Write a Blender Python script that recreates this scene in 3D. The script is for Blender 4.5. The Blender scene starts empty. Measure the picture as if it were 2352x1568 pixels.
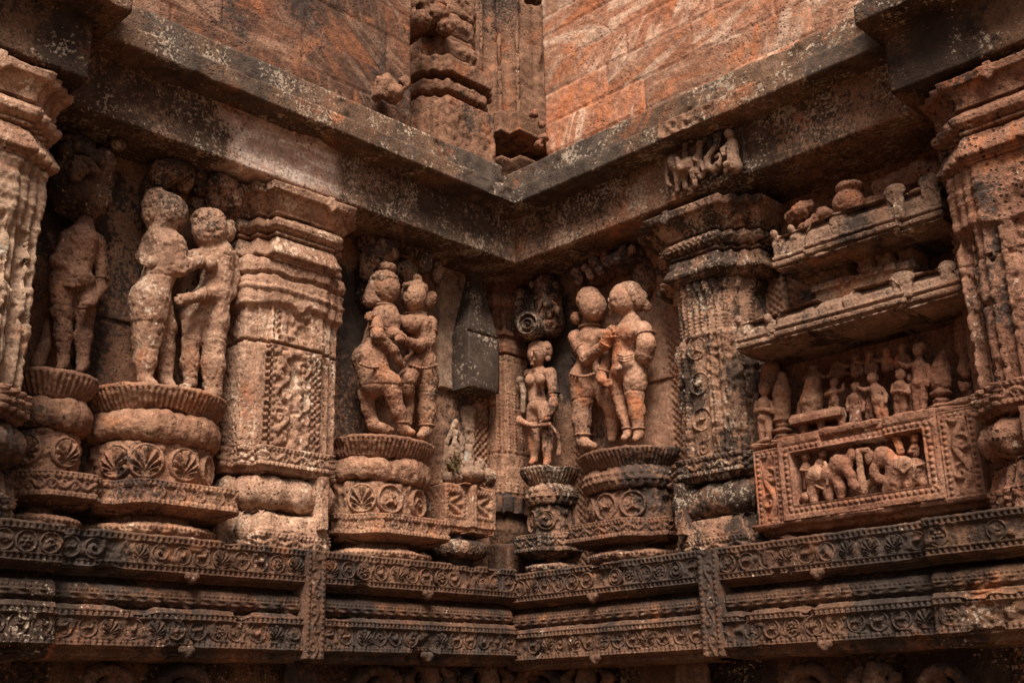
import bpy, math, random
import numpy as np
from mathutils import Matrix

# ---------------------------------------------------------------- camera, sky, sun
sc = bpy.context.scene
COL = sc.collection
FPX, CX, CY = 2622.0, 1176.0, 784.0            # lens in pixels of a 2352 x 1568 view
RM = np.array([[0.71242179, 0.22918685, 0.66327112],
               [0.70145053, -0.20489213, -0.68263194],
               [-0.02055123, 0.95157375, -0.30673286]])
CAM = np.array([5.99469892, -6.21682875, 1.6])
cam = bpy.data.objects.new('camera', bpy.data.cameras.new('camera'))
COL.objects.link(cam)
cam.matrix_world = Matrix([list(RM[i]) + [CAM[i]] for i in range(3)] + [[0, 0, 0, 1]])
cam.data.lens = 36 * FPX / 2352
cam.data.sensor_width = 36
cam.data.clip_end = 500
sc.camera = cam

SUN_EL, SUN_AZ = math.radians(52), math.radians(-46)   # azimuth measured from +x, towards the open courtyard
world = bpy.data.worlds.new('World')
sc.world = world
world.use_nodes = True
wn = world.node_tree
wn.nodes.clear()
sky = wn.nodes.new('ShaderNodeTexSky')
sky.sky_type = 'NISHITA'
sky.sun_disc = False
sky.sun_elevation = SUN_EL
sky.sun_rotation = math.pi / 2 - SUN_AZ
sky.air_density, sky.dust_density, sky.ozone_density = 1.0, 4.0, 0.6
hs = wn.nodes.new('ShaderNodeHueSaturation')
hs.inputs['Saturation'].default_value = 0.12
bg = wn.nodes.new('ShaderNodeBackground')
bg.inputs['Strength'].default_value = 0.05
wo = wn.nodes.new('ShaderNodeOutputWorld')
wn.links.new(sky.outputs[0], hs.inputs['Color'])
wn.links.new(hs.outputs[0], bg.inputs[0])
wn.links.new(bg.outputs[0], wo.inputs[0])
sd = bpy.data.lights.new('sun', 'SUN')
sd.energy = 5.0
sd.angle = math.radians(26)
sd.color = (1.0, 0.90, 0.80)
sun = bpy.data.objects.new('sun', sd)
COL.objects.link(sun)
sv = Matrix.Rotation(SUN_AZ, 4, 'Z') @ Matrix.Rotation(math.pi / 2 - SUN_EL, 4, 'Y')
sun.matrix_world = Matrix.Translation((6, -6, 12)) @ sv
sc.view_settings.view_transform = 'Standard'
sc.view_settings.look = 'None'
sc.view_settings.exposure = 0.86
sc.view_settings.gamma = 1.0
sc.cycles.max_bounces = 6
sc.cycles.diffuse_bounces = 4

rng = np.random.default_rng(7)

# ---------------------------------------------------------------- geometry helpers
def ray(px, py):
    c = np.array([px - CX, -(py - CY), -FPX])
    return RM @ (c / np.linalg.norm(c))

def P(w, px, py, d):
    """the point (s, d, z) of wall w that stands d in front of its plane and is seen at px, py"""
    r = ray(px, py)
    t = (d - CAM[0]) / r[0] if w == 'L' else (-d - CAM[1]) / r[1]
    p = CAM + t * r
    return np.array([-p[1] if w == 'L' else p[0], d, p[2]])

def to_world(w, A):
    A = np.asarray(A, float)
    if w == 'L':
        return np.stack([A[..., 1], -A[..., 0], A[..., 2]], -1)
    return np.stack([A[..., 0], -A[..., 1], A[..., 2]], -1)

def mpp(w, p):
    return np.linalg.norm(to_world(w, p) - CAM) / FPX * 1.02

def _h(x, y, z, seed):
    h = (x.astype(np.uint32) * np.uint32(374761393) + y.astype(np.uint32) * np.uint32(668265263)
         + z.astype(np.uint32) * np.uint32(2147483647) + np.uint32(seed * 974711 + 17))
    h = (h ^ (h >> np.uint32(13))) * np.uint32(1274126177)
    h = (h ^ (h >> np.uint32(16))) * np.uint32(2246822519)
    return ((h ^ (h >> np.uint32(15))) & np.uint32(0xFFFFFF)).astype(np.float32) / 16777216.0

def noise(A, f, seed=0):
    """value noise in -1..1 at points A (n,3) with frequency f"""
    q = A.astype(np.float32) * np.float32(f) + np.float32(100.3)
    i = np.floor(q).astype(np.int64)
    t = (q - i).astype(np.float32)
    t = t * t * (3 - 2 * t)
    r = 0
    for dx in (0, 1):
        wx = t[..., 0] if dx else 1 - t[..., 0]
        for dy in (0, 1):
            wy = t[..., 1] if dy else 1 - t[..., 1]
            for dz in (0, 1):
                wz = t[..., 2] if dz else 1 - t[..., 2]
                r = r + wx * wy * wz * _h(i[..., 0] + dx, i[..., 1] + dy, i[..., 2] + dz, seed)
    return r * 2 - 1

def fbm(A, f, o=3, seed=0):
    r, a, n = 0, 1.0, 0
    for k in range(o):
        r = r + a * noise(A, f * 2 ** k, seed + k)
        n += a
        a *= 0.5
    return r / n

def new_mesh(name, V, Fq, mat, parent=None, smooth=True, flip=False, attrs=None):
    """V world coordinates (n,3); Fq (m,4) or (m,3) index array"""
    V = np.asarray(V, np.float32)
    Fq = np.asarray(Fq, np.int32)
    if flip:
        Fq = Fq[:, ::-1]
    if parent is not None:
        V = V - np.array(parent_loc(parent), np.float32)
    k = Fq.shape[1]
    me = bpy.data.meshes.new(name)
    me.vertices.add(len(V))
    me.vertices.foreach_set('co', np.ascontiguousarray(V).ravel())
    me.loops.add(Fq.size)
    me.loops.foreach_set('vertex_index', np.ascontiguousarray(Fq).ravel())
    me.polygons.add(len(Fq))
    me.polygons.foreach_set('loop_start', np.arange(0, Fq.size, k, dtype=np.int32))
    me.polygons.foreach_set('use_smooth', np.full(len(Fq), smooth, dtype=bool))
    if attrs:
        for an, av in attrs.items():
            at = me.attributes.new(an, 'FLOAT', 'FACE')
            at.data.foreach_set('value', np.asarray(av, np.float32))
    me.materials.append(mat)
    me.update(calc_edges=True)
    o = bpy.data.objects.new(name, me)
    COL.objects.link(o)
    if parent is not None:
        o.parent = parent
    return o

_loc = {}
def parent_loc(o):
    l = np.zeros(3)
    while o is not None:
        l = l + np.array(o.location)
        o = o.parent
    return l

def tag(o, label, cat, group=None, kind=None):
    if label: o['label'] = label
    if cat: o['category'] = cat
    if group: o['group'] = group
    if kind: o['kind'] = kind
    return o

def thing(name, label, cat, w, p, group=None):
    o = bpy.data.objects.new(name, None)
    o.empty_display_size = 0.1
    COL.objects.link(o)
    o.location = to_world(w, np.array(p, float)) if w else p
    return tag(o, label, cat, group)

def grid_faces(nu, nv):
    i = np.arange((nu - 1) * (nv - 1))
    a = (i // (nv - 1)) * nv + i % (nv - 1)
    return np.stack([a, a + 1, a + nv + 1, a + nv], 1)

def resample_plan(plan, du):
    plan = np.array(plan, float)
    pts, nrm = [], []
    seg = plan[1:] - plan[:-1]
    L = np.linalg.norm(seg, axis=1)
    keep = L > 1e-6
    t = seg[keep] / L[keep][:, None]
    st = plan[:-1][keep]
    L = L[keep]
    n = np.stack([t[:, 1], -t[:, 0]], 1)
    u = []
    acc = 0.0
    for k in range(len(L)):
        m = max(1, int(math.ceil(L[k] / du)))
        for j in range(m):
            pts.append(st[k] + t[k] * L[k] * j / m)
            u.append(acc + L[k] * j / m)
            if j == 0 and k > 0:
                den = 1 + n[k - 1] @ n[k]
                nrm.append((n[k - 1] + n[k]) / max(den, 0.35))
            else:
                nrm.append(n[k])
        acc += L[k]
    pts.append(st[-1] + t[-1] * L[-1])
    nrm.append(n[-1])
    u.append(acc)
    return np.array(pts), np.array(nrm), np.array(u)

def resample_prof(prof, dz):
    out = []
    for (z0, o0), (z1, o1) in zip(prof[:-1], prof[1:]):
        m = max(1, int(math.ceil(math.hypot(z1 - z0, o1 - o0) / dz)))
        for j in range(m):
            out.append((z0 + (z1 - z0) * j / m, o0 + (o1 - o0) * j / m))
    out.append(prof[-1])
    return np.array(out)

def grid_normals(G):
    du = np.gradient(G, axis=0)
    dv = np.gradient(G, axis=1)
    n = np.cross(du, dv)
    return n / (np.linalg.norm(n, axis=-1, keepdims=True) + 1e-9)

def loft(name, w, plan, prof, mat, parent=None, du=0.012, disp=None, er=0.006, ef=9.0, seed=0, back=-0.04, chips=0.0, square=False):
    """walls, courses and moulded shafts: the profile (z, offset) swept round the plan line (s, d)"""
    pts, nrm, u = resample_plan(plan, du)
    pr = resample_prof(prof, du)
    if pr[0, 0] > pr[-1, 0]:
        pr = pr[::-1]
    S = pts[:, None, 0] + nrm[:, None, 0] * pr[None, :, 1]
    D = pts[:, None, 1] + nrm[:, None, 1] * pr[None, :, 1]
    Z = np.broadcast_to(pr[None, :, 0], S.shape)
    G = np.stack([S, D, Z], -1)
    N = grid_normals(G)
    h = 0
    if disp is not None:
        U = np.broadcast_to(u[:, None], S.shape)
        h = disp(U, Z, G)
    if er:
        q = G.reshape(-1, 3)
        e = fbm(q, ef, 3, seed).reshape(S.shape)
        h = h + er * e + er * 0.45 * noise(q, ef * 7, seed + 9).reshape(S.shape)
        if chips:
            c = fbm(q, 5.0, 3, seed + 31).reshape(S.shape)
            h = h - chips * np.clip((c - 0.28) * 5, 0, 1)
    G = G + N * np.asarray(h)[..., None] if np.ndim(h) else G
    lo, hi = G[:, :1].copy(), G[:, -1:].copy()
    lo[..., 1] = np.minimum(back, lo[..., 1])
    hi[..., 1] = np.minimum(back, hi[..., 1])
    G = np.concatenate([lo, G, hi], 1)
    if square:
        a, b = G[:1].copy(), G[-1:].copy()
        a[..., 1] = back; b[..., 1] = back
        G = np.concatenate([a, G, b], 0)
    return new_mesh(name, to_world(w, G).reshape(-1, 3), grid_faces(*G.shape[:2]), mat, parent, True, flip=(w == 'L'))

def panel(name, w, s0, s1, z0, z1, d, mat, parent=None, hf=None, res=0.008, er=0.005, ef=8, seed=0, depth=0.08, chips=0.0):
    """a carved slab: front face is a grid raised by hf(s, z), with sides going back by depth"""
    ns, nz = max(2, int((s1 - s0) / res) + 1), max(2, int((z1 - z0) / res) + 1)
    S, Z = np.meshgrid(np.linspace(s0, s1, ns), np.linspace(z0, z1, nz), indexing='ij')
    H = np.zeros_like(S) if hf is None else hf(S, Z)
    G = np.stack([S, d + H, Z], -1)
    if er:
        q = np.stack([S, np.full_like(S, d), Z], -1).reshape(-1, 3)
        e = er * fbm(q, ef, 3, seed) + er * 0.4 * noise(q, ef * 7, seed + 5)
        if chips:
            e = e - chips * np.clip((fbm(q, 4.0, 3, seed + 31) - 0.25) * 5, 0, 1)
        G[..., 1] += e.reshape(S.shape)
    B = np.pad(G, ((1, 1), (1, 1), (0, 0)), mode='edge')
    for sl in ((0, slice(None)), (-1, slice(None)), (slice(None), 0), (slice(None), -1)):
        B[sl + (1,)] = d - depth
    return new_mesh(name, to_world(w, B).reshape(-1, 3), grid_faces(*B.shape[:2]), mat, parent, True, flip=(w == 'R'))

# ---------------------------------------------------------------- ornament, all as heights in metres over (u, v)
def dome(r2, r):
    return np.sqrt(np.clip(r * r - r2, 0, None))

def beads(u, v, v0, sp, r):
    m = np.mod(u, sp) - sp / 2
    return dome(m * m + (v - v0) ** 2, r)

def ridge(dist, w):
    return np.sqrt(np.clip(w * w - dist * dist, 0, None))

def step(x, a, b):
    return ((x > a) & (x < b)).astype(float)

def vine(u, v, per, amp, w, vc=0.0, ph=0.0):
    """a wavy stem with a curled leaf in every bend"""
    x = u / per * 2 * np.pi + ph
    c = vc + amp * np.sin(x)
    h = ridge((v - c) / np.sqrt(1 + (amp * 2 * np.pi / per * np.cos(x)) ** 2), w)
    k = np.floor((x + np.pi) / np.pi)
    xc = (k - 0.5) * np.pi - 0.0
    cu = (xc - ph) / (2 * np.pi) * per
    sg = np.sin(xc)
    cv = vc - amp * 0.35 * sg
    a, b = u - cu, v - cv
    rho = np.hypot(a, b)
    R = per * 0.21
    th = np.arctan2(b, a) * np.sign(sg)
    sp = 0.5 + 0.5 * np.cos(th - rho / R * 7.5)
    return np.maximum(h, w * 0.9 * sp * np.clip((R - rho) / (0.25 * R), 0, 1))

def rosette(a, b, R, n=8, h=0.012):
    rho = np.hypot(a, b) / R
    th = np.arctan2(b, a)
    pet = (0.55 + 0.45 * np.cos(n * th)) * np.clip(1 - np.abs(rho - 0.55) / 0.4, 0, 1)
    return h * np.maximum(pet, 1.1 * np.sqrt(np.clip(1 - (rho / 0.22) ** 2, 0, None)))

def pits(s, z, a=0.027, depth=0.02, fill=0.62, wob=0.0):
    """pierced checker of small square holes"""
    i = np.floor(z / a)
    x = np.mod(s + (np.mod(i, 2)) * a, 2 * a) - a
    y = np.mod(z, a) - a / 2
    m = np.maximum(np.abs(x), np.abs(y)) / (a * fill)
    return -depth * np.clip((1 - m) * 5, 0, 1)

def caps2(u, v, items):
    """bulging 2D figure from round segments (x0,y0,r0,x1,y1,r1)"""
    h = np.zeros_like(u)
    for x0, y0, r0, x1, y1, r1 in items:
        dx, dy = x1 - x0, y1 - y0
        L2 = dx * dx + dy * dy + 1e-12
        t = np.clip(((u - x0) * dx + (v - y0) * dy) / L2, 0, 1)
        r = r0 + (r1 - r0) * t
        d2 = (u - x0 - t * dx) ** 2 + (v - y0 - t * dy) ** 2
        h = np.maximum(h, np.sqrt(np.clip(r * r - d2, 0, None)))
    return h

ANIMALS = [
    [(-.45, .05, .24, .3, .1, .26), (.3, .15, .2, .55, .42, .15), (.55, .42, .13, .75, .4, .07), (-.4, -.05, .12, -.5, -.6, .07), (.25, 0, .12, .3, -.6, .07), (-.1, 0, .1, -.15, -.55, .06), (-.6, .1, .06, -.78, .35, .05)],
    [(-.1, -.1, .34, .15, .05, .28), (.15, .15, .16, .3, .5, .13), (.3, .5, .12, .55, .48, .04), (-.3, -.15, .2, -.75, .1, .06), (0, -.4, .06, .05, -.7, .06), (.15, -.4, .05, .2, -.7, .06)],
    [(0, -.5, .08, 0, .2, .06)] + [(0, -.45 + .2 * k, .06, sg * (.55 - .05 * k), -.05 + .24 * k, .09) for k in range(3) for sg in (-1, 1)] + [(0, 0, .08, 0, .65, .07)],
    [(.05, .35, .17, .05, .36, .17), (0, .1, .2, 0, -.2, .24), (0, -.2, .18, -.5, -.45, .12), (0, -.2, .18, .5, -.45, .12), (-.15, .1, .09, -.5, -.1, .07), (.15, .1, .09, .45, .3, .07)],
    [(.0, .0, .25, .1, .0, .25)] + [(.45 * math.cos(a), .45 * math.sin(a), .2, .5 * math.cos(a), .5 * math.sin(a), .18) for a in np.arange(6) * math.pi / 3],
    [(-.55, -.2, .1, -.2, .3, .13), (-.2, .3, .13, .25, .35, .13), (.25, .35, .13, .5, -.05, .12), (.5, -.05, .12, .1, -.3, .11), (.1, -.3, .11, -.1, -.05, .12)],
    [(-.6, -.15, .12, -.1, .0, .2), (-.1, .0, .2, .35, -.1, .17), (.35, -.1, .15, .6, .25, .14), (-.3, -.1, .09, -.55, -.55, .06), (.2, -.1, .1, .1, -.55, .06), (.35, -.2, .08, .55, -.55, .06), (.55, .3, .07, .35, .55, .05)],
]

def medal_mesh(kind, R=1.0):
    """unit carved roundel: rim ring and a small animal, leaf or flower inside; lies in (x, y), rises along z"""
    nr, nt = 20, 44
    r = np.linspace(0, 1, nr)
    t = np.linspace(0, 2 * np.pi, nt)
    A = r[:, None] * np.cos(t)[None]
    B = r[:, None] * np.sin(t)[None]
    rho = np.broadcast_to(r[:, None], A.shape)
    H = 0.02 + 1.9 * ridge((rho - 0.88), 0.105)
    if kind == 7:
        th = np.arctan2(B + 0.62, np.abs(A) + 0.05)
        rb = np.hypot(B + 0.62, A)
        H = H + np.where(rho < 0.76, 0.42 * (0.5 + 0.5 * np.cos(15 * th + 2.0 * rb)) * np.clip(rb * 1.6, 0, 1) + 0.05, 0)
    elif kind == 8:
        th = np.arctan2(B, A)
        H = H + np.where(rho < 0.72, 0.36 * (0.5 + 0.5 * np.cos(th - rho * 9)), 0)
    elif kind == 9:
        H = H + np.where(rho < 0.74, rosette(A, B, 0.75, 9, 0.42), 0)
    else:
        H = H + np.where(rho < 0.8, 1.5 * caps2(A / 0.82, B / 0.82, ANIMALS[kind]), 0)
    q = np.stack([A * 3 + kind * 7.1, B * 3, rho], -1).reshape(-1, 3)
    H = H + 0.05 * noise(q, 2.3, kind).reshape(H.shape)
    G = np.stack([A * R, B * R, H * R], -1)
    sk = G[-1:].copy()
    sk[..., 2] = -0.12 * R
    G = np.concatenate([G, sk], 0)
    return G

_med = {}
def add_medal(w, s, z, d, R, kind, mat, parent, nrm=(0, 1), name='medallion'):
    """places one roundel on its band; the mesh is shared by all of the same kind"""
    key = (kind, mat.name, w)
    if key not in _med:
        G = medal_mesh(kind)
        o = new_mesh(name, G.reshape(-1, 3), grid_faces(*G.shape[:2]), mat, None, True)
        _med[key] = o
    else:
        o = _med[key].copy()
        COL.objects.link(o)
    n = np.array([nrm[0], nrm[1], 0.0])
    n /= np.linalg.norm(n)
    N = to_world(w, n)
    Zc = np.array([0, 0, 1.0])
    X = np.cross(Zc, N)
    o.parent = parent
    pl = np.array(parent_loc(parent))
    p = to_world(w, np.array([s, d, z])) - pl
    M = Matrix([[X[i] * R, Zc[i] * R, N[i] * R, p[i]] for i in range(3)] + [[0, 0, 0, 1]])
    o.matrix_local = M
    return o

# ---------------------------------------------------------------- rounded sculpture: one skin over many tapering limbs
class Clay:
    def __init__(self, w, k=0.02):
        self.w, self.k, self.items = w, k, []
    def pt(self, q):
        return P(self.w, *q) if len(q) == 3 else np.array(q[:3])
    def limb(self, pts, radii, k=None, m=False):
        """tapering limb through pixel joints (px, py, depth); radii in pixels"""
        for a, b, ra, rb in zip(pts[:-1], pts[1:], radii[:-1], radii[1:]):
            A, B = P(self.w, *a), P(self.w, *b)
            self.items.append(('c', A, B, ra * mpp(self.w, A), rb * mpp(self.w, B), self.k if k is None else k))
        return self
    def ball(self, q, rx, rz=None, rd=None, k=None, tilt=0.0, sub=False):
        """ellipsoid at (px, py, depth); radii across, up and in depth in pixels; tilt in the wall plane"""
        A = P(self.w, *q)
        m = mpp(self.w, A)
        rz = rx if rz is None else rz
        rd = rx if rd is None else rd
        self.items.append(('s' if sub else 'e', A, np.array([rx * m, rd * m, rz * m]), tilt, 0, self.k if k is None else k))
        return self
    def seg(self, A, B, ra, rb, k=None):
        self.items.append(('c', np.array(A, float), np.array(B, float), ra, rb, self.k if k is None else k))
        return self
    def ell(self, A, r, tilt=0.0, k=None):
        self.items.append(('e', np.array(A, float), np.array(r, float), tilt, 0, self.k if k is None else k))
        return self
    def box(self, A, hsz, rnd=0.01, k=None, tilt=0.0):
        self.items.append(('b', np.array(A, float), np.array(hsz, float), tilt, rnd, self.k if k is None else k))
        return self
    def bounds(self):
        lo, hi = np.full(3, 1e9), np.full(3, -1e9)
        for it in self.items:
            if it[0] == 'c':
                a = np.minimum(it[1] - it[3], it[2] - it[4]); b = np.maximum(it[1] + it[3], it[2] + it[4])
            else:
                r = np.linalg.norm(it[2]) if (it[3] or it[0] == 'b') else it[2]
                a, b = it[1] - r, it[1] + r
            lo, hi = np.minimum(lo, a), np.maximum(hi, b)
        return lo, hi
    def mesh(self, name, mat, parent=None, h=0.008, er=0.004, ef=12, seed=0, dmin=None, joints=(), zmin=None, pock=0.0):
        lo, hi = self.bounds()
        if dmin is not None: lo[1] = max(lo[1], dmin)
        if zmin is not None: lo[2] = max(lo[2], zmin)
        lo, hi = lo - 3 * h, hi + 3 * h
        n = np.ceil((hi - lo) / h).astype(int) + 1
        F = np.full(n, 0.2, np.float32)
        ax = [lo[i] + h * np.arange(n[i]) for i in range(3)]
        for it in self.items:
            k = it[5]
            if it[0] == 'c':
                a = np.minimum(it[1] - it[3], it[2] - it[4]); b = np.maximum(it[1] + it[3], it[2] + it[4])
            else:
                r = np.linalg.norm(it[2]) if (it[3] or it[0] == 'b') else it[2]
                a, b = it[1] - r, it[1] + r
            mg = max(k, 0.0) * 1.2 + 3 * h
            i0 = np.clip(((a - mg - lo) / h).astype(int), 0, n - 1)
            i1 = np.clip(((b + mg - lo) / h).astype(int) + 2, 1, n)
            if np.any(i1 <= i0): continue
            X, Y, Z = np.meshgrid(ax[0][i0[0]:i1[0]], ax[1][i0[1]:i1[1]], ax[2][i0[2]:i1[2]], indexing='ij')
            if it[0] == 'c':
                ba = it[2] - it[1]
                L2 = ba @ ba + 1e-12
                t = np.clip(((X - it[1][0]) * ba[0] + (Y - it[1][1]) * ba[1] + (Z - it[1][2]) * ba[2]) / L2, 0, 1)
                d = np.sqrt((X - it[1][0] - t * ba[0]) ** 2 + (Y - it[1][1] - t * ba[1]) ** 2 + (Z - it[1][2] - t * ba[2]) ** 2) - (it[3] + (it[4] - it[3]) * t)
            else:
                c, s_ = math.cos(it[3]), math.sin(it[3])
                x, y, z = X - it[1][0], Y - it[1][1], Z - it[1][2]
                x, z = c * x + s_ * z, -s_ * x + c * z
                if it[0] == 'b':
                    qx, qy, qz = np.abs(x) - it[2][0] + it[4], np.abs(y) - it[2][1] + it[4], np.abs(z) - it[2][2] + it[4]
                    d = np.sqrt(np.maximum(qx, 0) ** 2 + np.maximum(qy, 0) ** 2 + np.maximum(qz, 0) ** 2) + np.minimum(np.maximum(qx, np.maximum(qy, qz)), 0) - it[4]
                else:
                    r = it[2]
                    k0 = np.sqrt((x / r[0]) ** 2 + (y / r[1]) ** 2 + (z / r[2]) ** 2)
                    k1 = np.sqrt((x / r[0] ** 2) ** 2 + (y / r[1] ** 2) ** 2 + (z / r[2] ** 2) ** 2) + 1e-9
                    d = k0 * (k0 - 1) / k1
            sl = tuple(slice(i0[i], i1[i]) for i in range(3))
            f = F[sl]
            if it[0] == 's':
                F[sl] = np.maximum(f, -d)
            elif k > 0:
                hh = np.clip(k - np.abs(f - d), 0, None) / k
                F[sl] = np.minimum(f, d) - hh * hh * k * 0.25
            else:
                F[sl] = np.minimum(f, d)
        if dmin is not None:
            F = np.maximum(F, (dmin - ax[1])[None, :, None].astype(np.float32))
        if zmin is not None:
            F = np.maximum(F, (zmin - ax[2])[None, None, :].astype(np.float32))
        V, Q = surface_nets(F, lo, h)
        if len(V) == 0: return None
        # outward normals for the wear of the stone
        fn = np.zeros_like(V)
        A, B, C, D_ = (V[Q[:, i]] for i in range(4))
        nf = np.cross(C - A, D_ - B)
        for i in range(4):
            np.add.at(fn, Q[:, i], nf)
        fn /= np.linalg.norm(fn, axis=1, keepdims=True) + 1e-9
        e = er * fbm(V, ef, 3, seed) + er * 0.5 * noise(V, ef * 5, seed + 4)
        if pock:
            e = e - pock * np.clip((noise(V, 38, seed + 8) - 0.35) * 3, 0, 1)
        for zj in joints:
            e = e - 0.006 * np.exp(-((V[:, 2] - zj - 0.012 * noise(V, 6, seed + 2)) / 0.006) ** 2)
        V = V + fn * e[:, None]
        return new_mesh(name, to_world(self.w, V), Q, mat, parent, True, flip=(self.w == 'R'))

def surface_nets(F, lo, h):
    n = F.shape
    ins = F < 0
    c = np.zeros((n[0] - 1, n[1] - 1, n[2] - 1), np.int8)
    for dx in (0, 1):
        for dy in (0, 1):
            for dz in (0, 1):
                c += ins[dx:n[0] - 1 + dx, dy:n[1] - 1 + dy, dz:n[2] - 1 + dz]
    act = (c > 0) & (c < 8)
    I = np.argwhere(act)
    if len(I) == 0: return np.zeros((0, 3)), np.zeros((0, 4), int)
    idx = np.full(act.shape, -1, np.int64)
    idx[act] = np.arange(len(I))
    acc = np.zeros((len(I), 3)); cnt = np.zeros(len(I))
    corners = [(x, y, z) for x in (0, 1) for y in (0, 1) for z in (0, 1)]
    val = {q: F[I[:, 0] + q[0], I[:, 1] + q[1], I[:, 2] + q[2]] for q in corners}
    for q in corners:
        for a in range(3):
            if q[a] == 0:
                q2 = list(q); q2[a] = 1; q2 = tuple(q2)
                v0, v1 = val[q], val[q2]
                m = (v0 < 0) != (v1 < 0)
                t = np.where(m, v0 / np.where(m, v0 - v1, 1), 0)
                p = np.array(q, float)[None].repeat(len(I), 0)
                p[:, a] += t
                acc += p * m[:, None]; cnt += m
    V = lo + h * (I + acc / cnt[:, None])
    Q = []
    for a in range(3):
        b, d = (a + 1) % 3, (a + 2) % 3
        sl0 = [slice(None)] * 3; sl1 = [slice(None)] * 3
        sl0[a] = slice(0, n[a] - 1); sl1[a] = slice(1, n[a])
        s0, s1 = ins[tuple(sl0)], ins[tuple(sl1)]
        E = np.argwhere(s0 != s1)
        E = E[(E[:, b] > 0) & (E[:, d] > 0) & (E[:, b] < n[b] - 1) & (E[:, d] < n[d] - 1)]
        if len(E) == 0: continue
        inside0 = s0[E[:, 0], E[:, 1], E[:, 2]]
        def cell(ob, od):
            c_ = E.copy(); c_[:, b] -= ob; c_[:, d] -= od
            return idx[c_[:, 0], c_[:, 1], c_[:, 2]]
        q = np.stack([cell(1, 1), cell(0, 1), cell(0, 0), cell(1, 0)], 1)
        q[~inside0] = q[~inside0][:, ::-1]
        Q.append(q)
    return V, np.concatenate(Q)

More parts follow.
